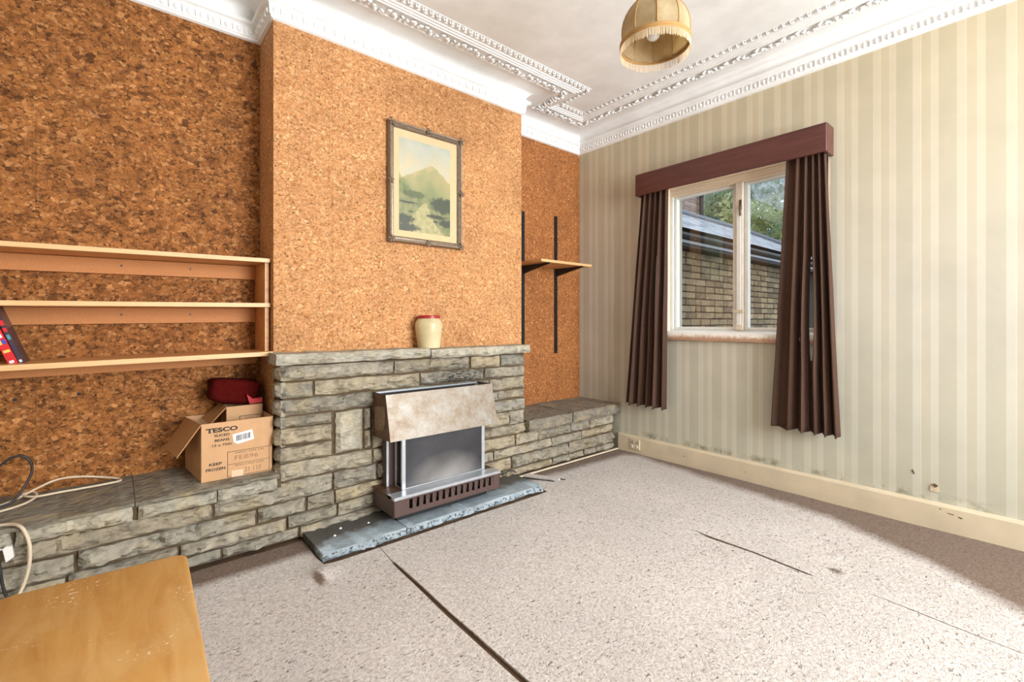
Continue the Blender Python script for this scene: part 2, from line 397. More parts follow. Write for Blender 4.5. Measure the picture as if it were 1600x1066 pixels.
# relief ornaments (one shared mesh of each kind; local x = along wall, y = into room)
def ico_blob(rx, ry, rz, n=8, m=4, half=True):
    mb = MB(); prof = [(cos(pi/2*k/m), sin(pi/2*k/m)) for k in range(m+1)]
    vs = [(rx*r*cos(2*pi*k/n), ry*h, rz*r*sin(2*pi*k/n)) for r, h in prof[:-1] for k in range(n)] + [(0, ry, 0)]
    fs = []
    for i in range(m-1):
        for k in range(n): fs.append((i*n+k, i*n+(k+1) % n, (i+1)*n+(k+1) % n, (i+1)*n+k))
    for k in range(n): fs.append(((m-1)*n+k, (m-1)*n+(k+1) % n, len(vs)-1))
    return mb.add(vs, fs)
egg_me = ico_blob(.0125, .012, .017, 8, 3).mesh('egg', m_plaster, smooth=True)
dart_me = MB().prism([(-.004, 0, .016), (.004, 0, .016), (0, 0, -.018)], (0, .009, 0)).mesh('dart', m_plaster)
def leaf_strip(seed, L=.11):
    rr = random.Random(seed); mb = MB()
    for k in range(7):     # curling acanthus lobes hanging below the ceiling
        a = rr.uniform(-.5, .5) + (k % 2)*pi*.75; cx = -L/2 + L*(k+.5)/7; cy = rr.uniform(-.016, .016)
        pts = []; ln = rr.uniform(.024, .036)
        for q in range(5):
            t = q/4; ang = a + t*1.5*(1 if k % 2 else -1)
            pts.append((cx + ln*t*cos(ang), cy + ln*t*sin(ang)*.8, -.003 - .012*sin(pi*min(t+.15, 1))))
        mb.tube(pts, [.004, .0075, .008, .006, .002], 6)
    return mb
leaf_mes = [leaf_strip(s).mesh('acanthus_leaf', m_plaster, smooth=True) for s in (1, 2, 3)]
def small_leaf(seed):
    rr = random.Random(seed); mb = MB()
    for k in range(3):
        a = (k-1)*.9 + rr.uniform(-.2, .2)
        pts = [(.016*t*sin(a), -.012+.026*t*cos(a), -.002-.010*sin(pi*t)) for t in (0, .35, .7, 1)]
        mb.tube(pts, [.003, .006, .005, .0015], 5)
    return mb
sl_mes = [small_leaf(s).mesh('trim_leaf', m_plaster, smooth=True) for s in (4, 5)]
for i in range(6):
    a, b = PATH[i], PATH[i+1]
    n = NORM[i]; ux, uy = ((b[0]-a[0]), (b[1]-a[1])); L = math.hypot(ux, uy); ux /= L; uy /= L
    rz = math.atan2(n[1], n[0]) - pi/2
    def at(s, o, z): return (a[0]+ux*s+n[0]*o, a[1]+uy*s+n[1]*o, z)
    def span(o):   # usable run at offset o between the mitres
        p, q = offp(i, o), offp(i+1, o)
        return (p[0]-a[0])*ux+(p[1]-a[1])*uy, (q[0]-a[0])*ux+(q[1]-a[1])*uy
    def keep(w): return w[0] > -4.0 and w[1] > -3.5
    s0, s1 = span(.024); cnt = max(1, int((s1-s0)/.052)); st = (s1-s0)/cnt
    for k in range(cnt):
        w = at(s0+st*(k+.5), .023, 2.574)
        if keep(w): inst('egg', egg_me, cor, w, (0, 0, rz))
        w = at(s0+st*(k+1), .024, 2.574)
        if keep(w) and k < cnt-1: inst('dart', dart_me, cor, w, (0, 0, rz))
    s0, s1 = span(.229)
    if s1-s0 > .1:
        cnt = max(1, round((s1-s0)/.11)); st = (s1-s0)/cnt
        for k in range(cnt):
            w = at(s0+st*(k+.5), .229, 2.685)
            if keep(w): inst('acanthus_leaf', leaf_mes[k % 3], cor, w, (0, 0, rz), (st/.11, 1, 1))
    s0, s1 = span(.345)
    if s1-s0 > .05:
        cnt = max(1, round((s1-s0)/.042)); st = (s1-s0)/cnt
        for k in range(cnt):
            w = at(s0+st*(k+.5), .345, 2.699)
            if keep(w): inst('trim_leaf', sl_mes[k % 2], cor, w, (0, 0, rz))

# ------------------------------------------------------------------ carpet
SEAM1 = [(-.70, -2.232, .002), (-.745, -2.236, .003), (-.889, -2.249, .004), (-.93, -2.252, .014), (-1.065, -2.256, .018), (-1.366, -2.264, .021), (-1.784, -2.268, .023), (-5.4, -2.30, .018)]
SEAM2 = [(-.40, -.955, .0), (-1.58, -.953, .0), (-1.61, -.953, .006), (-1.69, -.965, .022), (-1.895, -.958, .015), (-2.10, -.972, .015), (-2.15, -.972, .0), (-2.30, -.958, .0), (-2.34, -.958, .004), (-2.436, -.965, .007), (-2.664, -.984, .006), (-2.8, -.99, .0), (-5.4, -.99, .0)]
def seam(S, y):
    for (y0, x0, g0), (y1, x1, g1) in zip(S, S[1:]):
        if y1 <= y <= y0:
            t = (y0-y)/(y0-y1); return x0+(x1-x0)*t, g0+(g1-g0)*t
    return (S[0][1], S[0][2]) if y > S[0][0] else (S[-1][1], S[-1][2])
EDGE = [(-.43, -.14), (-.6, -.10), (-.675, -.058), (-1.242, -.153), (-2.0, -.255), (-2.42, -.46), (-2.71, -.68), (-5.4, -1.2)]
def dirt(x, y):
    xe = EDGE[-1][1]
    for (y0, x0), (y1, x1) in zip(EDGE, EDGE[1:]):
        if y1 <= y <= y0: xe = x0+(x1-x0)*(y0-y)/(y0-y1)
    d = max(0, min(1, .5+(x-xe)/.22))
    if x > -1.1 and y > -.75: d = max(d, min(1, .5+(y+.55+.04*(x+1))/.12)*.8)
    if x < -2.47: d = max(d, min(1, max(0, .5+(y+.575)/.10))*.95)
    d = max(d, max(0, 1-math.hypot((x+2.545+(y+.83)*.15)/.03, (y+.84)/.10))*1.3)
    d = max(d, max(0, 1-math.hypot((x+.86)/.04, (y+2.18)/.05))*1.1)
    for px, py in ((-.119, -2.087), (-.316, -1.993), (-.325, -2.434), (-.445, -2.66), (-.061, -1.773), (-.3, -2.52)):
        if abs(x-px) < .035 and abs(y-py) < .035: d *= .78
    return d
def heave(x, y):
    h = .004*(noise.noise(Vector((x*1.7, y*1.7, 0)))+noise.noise(Vector((x*4, y*4, 3)))*.6)
    # ruck in the pile and lifted edges beside the seams
    for ax, ay, bx, by, w, a in ((-.71, -2.15, -.62, -2.55, .022, .010), (-.80, -2.05, -.72, -2.16, .014, .006)):
        dx, dy = bx-ax, by-ay; t = max(0, min(1, ((x-ax)*dx+(y-ay)*dy)/(dx*dx+dy*dy)))
        h += a*math.exp(-((x-ax-t*dx)**2+(y-ay-t*dy)**2)/(w*w))
    if x < -2.23: h += .022*math.exp(-((x+2.51)**2/.05**2+(y+.80)**2/.06**2))
    x1, g1 = seam(SEAM1, y); h += .003*math.exp(-((x-x1)/.05)**2) if g1 > .008 else 0
    return h - .004
def ygrid(y0, y1, extra):
    q = [y0]; y = y0
    while y > y1:
        y -= .022 if y > -3.0 else .2
        q.append(max(y, y1))
    for e in extra:
        if y1 < e < y0: q.append(e)
    return sorted(set(q), reverse=True)
def sheet(blocks):
    """blocks = (ys, left(y), right(y), step) -> closed-edge carpet sheet with pile height"""
    mb = MB(); dv = []
    for ys, lf, rt, step in blocks:
        nx = max(2, int((rt(ys[0])-lf(ys[0]))/step)); base = len(mb.v)
        for y in ys:
            a, b = lf(y), rt(y)
            for k in range(nx+1):
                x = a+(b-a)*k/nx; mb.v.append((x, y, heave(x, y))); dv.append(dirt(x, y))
        nt = len(mb.v)-base
        for j in range(len(ys)-1):
            for k in range(nx):
                i = base+j*(nx+1)+k; mb.f.append((i, i+nx+1, i+nx+2, i+1))
        rim = [k for k in range(nx+1)] + [j*(nx+1)+nx for j in range(1, len(ys))] + [(len(ys)-1)*(nx+1)+k for k in range(nx-1, -1, -1)] + [j*(nx+1) for j in range(len(ys)-2, 0, -1)]
        s = len(mb.v)
        for r in rim:
            p = mb.v[base+r]; mb.v.append((p[0], p[1], -.012)); dv.append(.9)
        for q in range(len(rim)):
            q2 = (q+1) % len(rim); mb.f.append((base+rim[q], s+q, s+q2, base+rim[q2]))
    return mb, dv
def carpet(name, blocks, label):
    mb, dv = sheet(blocks); o = mb.build(name, m_carpet, smooth=50)
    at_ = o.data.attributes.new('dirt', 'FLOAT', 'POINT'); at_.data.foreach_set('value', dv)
    return tag(o, label, 'carpet', 'pieces of fitted carpet')
e1 = [s[0] for s in SEAM1]; e2 = [s[0] for s in SEAM2]
rag = lambda x: .010*noise.noise(Vector((x*9, 2, 1)))
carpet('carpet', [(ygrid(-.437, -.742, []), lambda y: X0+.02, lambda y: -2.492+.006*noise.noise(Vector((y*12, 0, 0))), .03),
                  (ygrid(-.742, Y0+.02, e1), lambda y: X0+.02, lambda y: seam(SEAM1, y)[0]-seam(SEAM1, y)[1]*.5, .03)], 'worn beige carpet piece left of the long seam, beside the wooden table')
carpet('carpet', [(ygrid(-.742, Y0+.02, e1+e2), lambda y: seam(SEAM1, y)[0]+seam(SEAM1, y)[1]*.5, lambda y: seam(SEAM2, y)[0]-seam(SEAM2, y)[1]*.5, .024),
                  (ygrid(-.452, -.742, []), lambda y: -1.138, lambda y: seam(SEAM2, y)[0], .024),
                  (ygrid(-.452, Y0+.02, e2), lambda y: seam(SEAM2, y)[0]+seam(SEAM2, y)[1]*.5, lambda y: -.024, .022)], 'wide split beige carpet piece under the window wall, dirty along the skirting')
g = thing('gripper_strip', 'thin pale wooden carpet gripper along the foot of the low stone ledge', 'gripper strip', (-.6, -.446, 0))
MB().box((-1.11, -.450, .0), (-.03, -.434, .007)).build('batten', m_peel, g)
cs = tag(MB().prism([(-1.075, -.452, .0), (-1.03, -.452, .0), (-.935, -.655, .0), (-.965, -.665, .0)], (0, 0, .012)).build('carpet_strip', m_carpet), 'narrow loose strip of carpet beside the slate hearth', 'carpet strip')
cs2 = tag(MB().prism([(-1.108, -.452, -.001), (-1.100, -.452, -.001), (-.985, -.648, -.001), (-.993, -.650, -.001)], (0, 0, .003)).build('carpet_tear', m_dark), 'dark slit torn in the carpet nearest the slate hearth', 'carpet tear', 'slits by the hearth')
cs3 = tag(MB().prism([(-1.005, -.452, -.001), (-.996, -.452, -.001), (-.905, -.675, -.001), (-.914, -.677, -.001)], (0, 0, .003)).build('carpet_tear', m_dark), 'dark slit torn in the carpet right of the loose strip', 'carpet tear', 'slits by the hearth')

# ================================================================== STONE FIREPLACE
fp = thing('stone_fireplace', 'rough-hewn stone fireplace surround with mantel and low stone ledges either side', 'fireplace', (-1.8, -.2, 0))
def stone_mb(x0, x1, z0, z1, yf, depth, amp=.009, seed=0, top=None, chunk=False, gx=.017, gz=.012, edge=.010, bulge=.010):
    rr = random.Random(seed); w, h = x1-x0, z1-z0
    nx = max(3, min(56, int(w/gx))); nz = max(3, int(h/gz)); mb = MB(); off = Vector((rr.uniform(0, 50), rr.uniform(0, 50), rr.uniform(0, 50)))
    def front(i, k):
        u, v = i/nx, k/nz; x = x0+w*u; z = z0+h*v
        d = min(min(u, 1-u)*w, min(v, 1-v)*h)
        q = noise.noise(Vector((x*13, z*24, 0))+off)*amp + (abs(noise.noise(Vector((x*26+z*18, z*44, 4))+off))-.22)*amp*1.5 + noise.noise(Vector((x*60, z*80, 2))+off)*amp*.35
        if chunk: q += (abs(noise.noise(Vector((x*22, z*26, 9))+off))-.25)*amp*1.6
        y = yf + (edge*(1-min(1, d/.014))**2) - q*min(1, .3+d/.014) - bulge*min(1, d/.022)**.7
        jx = noise.noise(Vector((x*20, z*40, 7))+off)*.005; jz = noise.noise(Vector((x*11, z*30, 11))+off)*.006
        return (x+jx, y, z+jz)
    for k in range(nz+1):
        for i in range(nx+1): mb.v.append(front(i, k))
    for k in range(nz):
        for i in range(nx):
            a = k*(nx+1)+i; mb.f.append((a, a+1, a+nx+2, a+nx+1))
    rim = [i for i in range(nx+1)] + [k*(nx+1)+nx for k in range(1, nz+1)] + [nz*(nx+1)+i for i in range(nx-1, -1, -1)] + [k*(nx+1) for k in range(nz-1, 0, -1)]
    s = len(mb.v); mb.v += [(mb.v[r][0], yf+depth, mb.v[r][2]) for r in rim]; n = len(rim)
    for q in range(n): mb.f.append((rim[q], s+q, s+(q+1) % n, rim[(q+1) % n]))
    mb.f.append(tuple(range(s, s+n)))
    return mb
# mortar core
MB().box((BX0+.012, -.398, .0), (-1.030, BY, .838)).box((-4.0, -.398, .0), (BX0+.012, -.002, .270)).box((-4.0, -.418, .255), (BX0, -.002, .317)).box((-1.030, -.398, 0), (-.03, -.002, .283)).build('mortar', m_mortar, fp)
G = .006
ZL = [.838, .760, .677, .594, .537, .449, .373, .286, .192, .118, .054, .002]
ZR = [.826, .747, .673, .589, .526, .446, .352, .285, .205, .140, .054, .002]
def zc(k, x):
    t = max(-.6, min(1, (x+2.586)/1.56)); return ZL[k]+(ZR[k]-ZL[k])*t
ROWS = {  # course -> joints along x (breaks given as separate spans)
 0: [[-2.586, -2.001, -1.489, -1.245, -1.028]],
 1: [[-2.586, -2.430, -1.839, -1.379, -1.028]],
 2: [[-2.586, -1.60, -1.335, -1.028]],
 3: [[-2.586, -2.337], [-2.13, -1.62, -1.262, -1.028]],
 4: [[-2.586, -2.337], [-2.13, -1.70, -1.030]],
 5: [[-2.586, -2.337], [-2.13, -1.6, -1.165, -1.028]],
 6: [[-2.586, -2.125, -1.7, -1.4, -1.020]],
 7: [[-4.0, -3.5, -2.850, -2.335, -2.1, -1.5, -1.113, -.901, -.559, -.337, -.055]],
 8: [[-4.0, -3.286, -2.680, -2.463, -2.325, -2.0, -1.301, -.772, -.441, -.055]],
 9: [[-4.0, -3.312, -2.971, -2.553, -2.314, -2.1, -1.5, -1.145, -.589, -.055]],
 10: [[-4.0, -3.25, -2.818, -2.495, -2.0, -1.227, -.766, -.586, -.415, -.268, -.045]]}
sd = 10
for k, spans in ROWS.items():
    for S in spans:
        for a, b in zip(S, S[1:]):
            sd += 1; mid = (a+b)/2
            z1, z0 = zc(k, mid), zc(k+1, mid)
            if k == 7:
                if b <= -2.84: z1 = .268
                if a >= -1.12: z1 = .283 if a < -.4 else .29
            mb = stone_mb(a+G, b-G, z0+G*.8, z1-G*.8, -.414-RND.uniform(0, .010), .055, .022, sd, chunk=(sd % 4 == 0))
            # lay the stone on its own slightly sloping bed joint
            sl = (zc(k, b)-zc(k, a))/(b-a) if b < -1.0 and a > -2.6 else 0
            mb.v = [(x, y, z+(x-mid)*sl) for x, y, z in mb.v]
            mb.build('stone', m_stone, fp, smooth=35)
# large square stone with its two slips
for a, b, z0, z1, am in ((-2.325, -2.180, .375, .588, .004), (-2.172, -2.135, .475, .590, .006), (-2.172, -2.135, .375, .470, .006)):
    sd += 1; stone_mb(a+.003, b-.003, z0+.004, z1-.004, -.420, .05, am, sd).build('stone', m_slabpale if b < -2.175 else m_stone, fp, smooth=35)
# left flank of the chimney stones, seen beside the carton
for k in range(7):
    sd += 1; z1, z0 = ZL[k], ZL[k+1]
    mb = stone_mb(0, .10, z0+.004, z1-.004, 0, .03, .008, sd, gx=.02)
    mb.v = [(BX0-.010+y, -.318-.0+(.05-x)*.98-.045, z) for x, y, z in mb.v]
    mb.build('stone', m_stone, fp, smooth=35)
# slabs: ragged front edge, flat top
def slab(x0, x1, z0, z1, yf, yb, mat, name, seed, amp=.012, chunk=True):
    mb = stone_mb(x0, x1, z0, z1, yf, yb-yf, amp, seed, chunk=chunk, gx=.018, gz=.012, edge=.005)
    mb.v = [(x, y, min(z, z1) if y < yf+.04 else z) for x, y, z in mb.v]
    return mb.build(name, mat, fp, smooth=30)
slab(-2.605, -1.786, .842, .893, -.438, BY, m_slabpale, 'mantel_slab', 501); slab(-1.780, -1.000, .832, .886, -.438, BY, m_slabpale, 'mantel_slab', 502)
slab(-4.0, -3.116, .318, .332, -.438, -.001, m_slabtop, 'ledge_slab', 503); slab(-3.112, -2.590, .318, .336, -.436, -.001, m_slabtop, 'ledge_slab', 504)
slab(-1.020, -.585, .288, .368, -.452, -.001, m_slabtop, 'ledge_slab', 505, .006); slab(-.575, -.004, .290, .370, -.452, -.001, m_slabtop, 'ledge_slab', 506, .006)
# pale chipped stone under the edge of the left ledge slabs
for a, b, s in ((-3.95, -3.45, 1), (-3.44, -3.122, 2), (-3.104, -2.84, 3), (-2.835, -2.60, 4)):
    stone_mb(a, b, .264, .319, -.440, .25, .014, 700+s, chunk=True, gx=.016, gz=.011).build('stone', m_slabpale, fp, smooth=30)

# hearth
hs = thing('hearth', 'low slate-grey hearth of two slabs in front of the gas fire', 'hearth', (-1.8, -.58, 0))
for a, b, s in ((-2.482, -2.080, 1), (-2.074, -1.150, 2)):
    mb = stone_mb(a, b, -.010, .028, -.712, .292, .011, 800+s, chunk=True, gx=.016, gz=.012, edge=.012)
    mb.build('hearth_slab', m_hearth, hs, smooth=30)
for x, y, wh in ((-2.33, -.50, 'nearest the stones'), (-2.20, -.53, 'nearest the fire base'), (-2.38, -.56, 'nearest the carpet')):
    tag(MB().lathe([(.006, 0), (.007, .003), (.003, .006)], (x, y, .028), 6).build('plaster_crumb', m_plaster), 'tiny white plaster crumb on the hearth left of the fire, '+wh, 'crumb', 'crumbs on the hearth')

# ================================================================== GAS FIRE
gf = thing('gas_fire', 'old gas fire with sloping metal hood, glass front and slotted brown base', 'gas fire', (-1.79, -.55, .04))
FX0, FX1 = -2.13, -1.455
def hood_mat():
    t = NT('mottled_bronze'); v = t.obj(); n = t.noise(v, 9, 6, .75, .2); n2 = t.noise(v, 95, 4, .7)
    c = t.ramp(n, [(.30, rgb(122,96,80)), (.46, rgb(140,127,112)), (.64, rgb(156,151,144))])
    c = t.mix(t.ramp(n2, [(.58, 0), (.7, .5)]), c, rgb(196,188,178)); c = t.mix(t.ramp(n2, [(.3, .4), (.42, 0)]), c, rgb(132,98,74))
    t.set(Base_Color=c, Roughness=t.ramp(n2, [(.3, .35), (.7, .6)]), Metallic=.45); t.bump(n2, .12, .002); return t.m
m_hood = hood_mat()
m_hoodside = plain('rusty_bronze', rgb(104,76,56), .5, .35, .45, 22)
# hood: front, sides with real sheet thickness, open slot at the top
yt, yb_, zt, zb = -.577, -.632, .673, .444; th = .004
MB().prism([(FX0, yt, zt), (FX0, yb_, zb), (FX0, yb_+th, zb), (FX0, yt+th, zt)], (FX1+.008-FX0, 0, 0)).build('hood_front', m_hood, gf)
for x in (FX0, FX1+.004):
    MB().prism([(x, yt+th, zt), (x, yb_+th, zb), (x, -.425, zb-.004), (x, -.425, zt)], (th, 0, 0)).build('hood_side', m_hoodside, gf)
MB().box((FX0+th, -.436, zb+.02), (FX1+.004, -.425, zt-.002)).build('hood_back', m_alu, gf)
MB().box((FX0+th+.001, -.4395, zb+.03), (FX1+.003, -.4365, zt-.010)).build('hood_lining', m_dark, gf)
MB().box((FX0+th, -.565, zt-.05), (FX1+.004, -.447, zt-.045)).build('hood_baffle', m_dark, gf)
MB().box((FX0, yt, zt-.003), (FX1+.008, yt+.012, zt)).build('hood_lip', m_hood, gf)
MB().prism([(FX0-.001, -.45, .60), (FX0-.001, -.57, .615), (FX0-.001, -.575, .53), (FX0-.001, -.56, .49), (FX0-.001, -.455, .48)], (-.002, 0, 0)).build('heat_label', plain('torn_label', rgb(138,112,88), .6, .2, .5, 45), gf)
# case and glass box
MB().box((-2.08, -.492, .175), (-1.47, -.425, .64)).build('case', m_brown, gf)
MB().box((-2.026, -.572, .18), (-1.526, -.4925, .60)).build('firebox', m_dark, gf)
GZ0, GZ1, GY = .168, .60, -.584
def pane_mat():
    t = NT('dusty_fire_glass'); v = t.obj(); xyz = t.sep(v)
    d = t.n('ShaderNodeVectorMath', {0: t.map(v, (1, 0, 1.55), (-.02, 0, -.195)), 1: (0, 0, 0)}, operation='DISTANCE').outputs['Value']
    n = t.noise(v, 6, 3, .5, .2)
    k = t.math('MULTIPLY', t.ramp(d, [(.03, .85), (.26, 0)]), t.ramp(n, [(.25, .45), (.75, 1)]))
    c = t.mix(k, rgb(48,48,52), rgb(176,170,166)); c = t.mix(t.ramp(n, [(.4, 0), (.9, .18)]), c, rgb(150,150,156))
    t.set(Base_Color=c, Roughness=.3); return t.m
m_pane = pane_mat()
MB().box((-2.020, GY+.002, GZ0+.012), (-1.530, GY+.008, GZ1)).build('front_pane', m_pane, gf)
m_sglass = plain('dark_side_glass', rgb(34,34,38), .12, var=.1)
for x in (-2.034, -1.520): MB().box((x-.002, GY+.004, GZ0+.010), (x+.002, -.50, GZ1)).build('side_pane', m_sglass, gf)
for x in (-2.034, -1.520): MB().cbox((x-.011, GY-.004, GZ0), (x+.011, GY+.010, GZ1), .002).build('frame_post', m_alu, gf)
for x in (-2.036, -1.518): MB().cbox((x-.006, -.512, GZ0), (x+.006, -.496, GZ1), .002).build('frame_post', m_alu, gf)
MB().cbox((-2.030, GY-.003, GZ0), (-1.524, GY+.008, GZ0+.011), .002).build('frame_rail', m_alu, gf)
for x in (-2.034, -1.520): MB().box((x-.005, GY+.010, GZ0), (x+.005, -.497, GZ0+.009)).build('frame_rail', m_alu, gf)
MB().box((-2.086, -.4955, .175), (-2.074, -.4925, .62)).build('case_edge', m_alu, gf)
# base tray
BZ1, BZ0, BYF = .174, .076, -.672
MB().box((FX0, -.640, BZ1-.014), (FX1, -.425, BZ1-.001)).build('base_top', m_hoodside, gf)
MB().cbox((FX0, BYF, BZ1-.016), (FX1, -.592, BZ1), .003).build('base_trim', m_alu, gf)
# slotted front: frame pieces with real openings
NS = 14; sx0, sx1 = -2.045, -1.505; pit = (sx1-sx0)/NS; slz0, slz1 = .102, .150
fr = MB().box((FX0+.004, BYF+.006, BZ0), (FX1-.004, BYF+.012, slz0)).box((FX0+.004, BYF+.006, slz1), (FX1-.004, BYF+.012, BZ1-.016))
fr.box((FX0+.004, BYF+.006, slz0), (sx0, BYF+.012, slz1)).box((sx1, BYF+.006, slz0), (FX1-.004, BYF+.012, slz1))
fr.build('base_front', m_brown, gf)
for k in range(NS+1):
    x = sx0+pit*k
    if k < NS: MB().prism([(x+.018, BYF+.004, slz0-.002), (x+pit, BYF+.004, slz0-.002), (x+pit, BYF-.004, slz1), (x+.018, BYF+.003, slz1)], (0, .008, 0)).build('louvre', m_brown, gf)
MB().box((FX0+.006, BYF+.03, BZ0+.004), (FX1-.006, BYF+.036, BZ1-.018)).build('slot_backing', m_dark, gf)
for x in (FX0+.002, FX1-.006): MB().box((x, BYF+.006, BZ0), (x+.004, -.425, BZ1-.014)).build('base_side', m_brown, gf)
MB().prism([(FX0+.004, BYF+.006, BZ0), (FX0+.004, BYF+.03, BZ0-.012), (FX0+.004, BYF+.034, BZ0-.008), (FX0+.004, BYF+.012, BZ0+.004)], (FX1-FX0-.008, 0, 0)).build('base_lip', m_brown, gf)
MB().box((FX0+.05, -.60, .029), (FX1-.05, -.43, .10)).build('plinth', m_dark, gf)
tag(MB().tube([(-1.44, -.45, .060), (-1.40, -.455, .056), (-1.33, -.445, .052), (-1.25, -.448, .055), (-1.20, -.452, .068), (-1.17, -.455, .060), (-1.155, -.458, .045)], .004, 7).build('gas_pipe', m_black), 'thin dark gas pipe along the stones right of the fire', 'pipe')

# ================================================================== LEFT SHELVES
sh = thing('wall_shelf', 'three-tier wooden alcove shelf fixed across the coarse cork recess', 'shelf', (-3.1, -.12, .9))
SX0, SX1 = -3.95, -2.585
def board(z1, yf, x1, t=.020, tilt=.013):
    mb = MB().cbox((SX0, yf+.003, z1-t), (x1, -.004, z1), .002); e = MB().box((SX0, yf, z1-t+.0005), (x1, yf+.003, z1-.0005))
    for m in (mb, e): m.v = [(x, y, z+(x+2.6)*tilt) for x, y, z in m.v]
    b = mb.build('shelf_board', m_shelf, sh); e.build('edge_strip', m_shelf_edge, b); return b
board(1.361, -.24, SX1); board(1.139, -.24, SX1); board(.900, -.292, -2.5835, .021, .014)
for z0, z1 in ((.900, 1.118), (1.139, 1.340)):
    MB().box((-2.605, -.222, z0), (-2.587, -.006, z1)).build('end_panel', m_shelf, sh)
for z0, z1, x1 in ((1.270, 1.338, -2.606), (1.045, 1.117, -2.606), (.826, .877, -2.600)):
    mb = MB().box((SX0, -.022, z0), (x1, -.003, z1)); mb.v = [(x, y, z+(x+2.6)*.012) for x, y, z in mb.v]
    s_ = mb.build('back_rail', m_chip, sh)
    if z0 > 1:
        for x in (-3.151, -2.892):
            MB().lathe([(.005, 0), (.005, .002), (.002, .0025)], n=8).xform(Matrix.Translation((x, -.0222, (z0+z1)/2+.004+(x+2.6)*.012)) @ Matrix.Rotation(pi/2, 4, 'X')).build('screw', m_brown, s_)
# books leaning at the left end
def book(x, tilt, h, t, d, y, cover, name_l, decos):
    zb_ = .900+(x+2.6)*.014
    bk = thing('book', name_l, 'book', (x, y, zb_), 'books leaning on the bottom shelf')
    R = Matrix.Translation((x, 0, zb_)) @ Matrix.Rotation(-tilt, 4, 'Y')
    MB().box((-t, y-d, 0), (0, y, h)).xform(R).build('cover', cover, bk)
    MB().box((-t+.002, y-d+.003, -.0004), (-.002, y+.0004, h+.0004)).xform(R).build('pages', m_label, bk)
    for z0, z1, a0, a1, mt in decos: MB().box((-t*a1, y-d-.0006, h*z0), (-t*a0, y-d+.001, h*z1)).xform(R).build('spine_print', mt, bk)
m_bred = plain('red_cover', rgb(206,34,40), .3); m_bdk = plain('dark_cover', rgb(58,48,66), .3); m_by = plain('yellow_print', rgb(240,196,90), .4); m_bb = plain('blue_print', rgb(60,70,170), .4)
book(-3.440, radians(19), .235, .013, .155, -.05, m_bdk, 'dark-covered book leaning against the red-spined book on the bottom shelf', [(.03, .07, .2, .8, m_label), (.42, .5, .15, .85, plain('teal_print', rgb(70,140,160), .4)), (.55, .62, .1, .9, m_bred), (.66, .75, .1, .9, m_bred)])
book(-3.455, radians(20), .25, .026, .160, -.05, m_bred, 'red-spined book with yellow and blue print leaning on the bottom shelf', [(.03, .07, .3, .8, m_label), (.2, .24, .15, .85, m_by), (.33, .40, .1, .5, m_bb), (.33, .40, .55, .9, m_by), (.43, .49, .2, .6, m_label), (.50, .57, .3, .8, m_by), (.6, .68, .2, .7, plain('pink_print', rgb(232,150,160), .4))])

# ================================================================== RIGHT RECESS SHELF
rs = thing('bracket_shelf', 'small pale board on black slotted uprights in the right recess', 'shelf', (-.5, -.1, 1.47))
for x, z0, z1 in ((-.686, .80, 1.93), (-.308, .775, 1.944)):
    u = MB().box((x-.016, -.010, z0), (x-.006, -.001, z1)).box((x+.006, -.010, z0), (x+.016, -.001, z1)).box((x-.006, -.004, z0), (x+.006, -.001, z1))
    z = z0+.012
    while z < z1-.03: u.box((x-.006, -.010, z), (x+.006, -.004, z+.012)); z += .030
    u.build('upright', m_black, rs)
    MB().prism([(x-.004, -.008, 1.492), (x-.004, -.310, 1.492), (x-.004, -.310, 1.484), (x-.004, -.10, 1.445), (x-.004, -.008, 1.425)], (.008, 0, 0)).build('bracket', m_black, rs)
b_ = MB().cbox((-.770, -.303, 1.493), (-.195, -.014, 1.513), .002).build('shelf_board', m_shelf, rs)
MB().box((-.770, -.306, 1.4935), (-.195, -.303, 1.5125)).build('edge_strip', m_shelf_edge, b_)

# ================================================================== PICTURE
pic = thing('framed_painting', 'gilt-brown framed landscape painting hanging on the chimney breast', 'painting', (-1.732, BY, 1.858))
PX0, PX1, PZ0, PZ1 = -1.985, -1.480, 1.508, 2.208
m_frame = plain('aged_gilt', rgb(134,116,98), .42, .35, .35, 60, .3)
PR = [(0, 0), (0, -.026), (.006, -.036), (.014, -.034), (.018, -.028), (.026, -.030), (.032, -.024), (.036, -.014), (.036, 0)]
fb = MB(); cs4 = [(PX0, PZ0, 1, 1), (PX1, PZ0, -1, 1), (PX1, PZ1, -1, -1), (PX0, PZ1, 1, -1)]
pv = [(cx+sx*o, BY-.004+y, cz+sz*o) for cx, cz, sx, sz in cs4 for o, y in PR]; n_ = len(PR); pf = []
for i in range(4):
    for k in range(n_-1): pf.append((i*n_+k, ((i+1) % 4)*n_+k, ((i+1) % 4)*n_+k+1, i*n_+k+1))
fr_o = fb.add(pv, pf).build('frame', m_frame, pic, smooth=35)
def flourish(cx, cz, r):
    mb = MB()
    for k in range(5):
        a = k*2*pi/5+.3; mb.tube([(cx, BY-.036, cz), (cx+r*.6*cos(a), BY-.046, cz+r*.6*sin(a)), (cx+r*cos(a+.4), BY-.034, cz+r*sin(a+.4))], [.006, .006, .002], 6)
    return mb.build('flourish', m_frame, fr_o, smooth=True)
for cx, cz in ((PX0+.014, PZ0+.014), (PX1-.014, PZ0+.014), (PX1-.014, PZ1-.014), (PX0+.014, PZ1-.014)): flourish(cx, cz, .026)
for cx, cz in (((PX0+PX1)/2, PZ0+.010), ((PX0+PX1)/2, PZ1-.010), (PX0+.010, (PZ0+PZ1)/2), (PX1-.010, (PZ0+PZ1)/2)): flourish(cx, cz, .022)
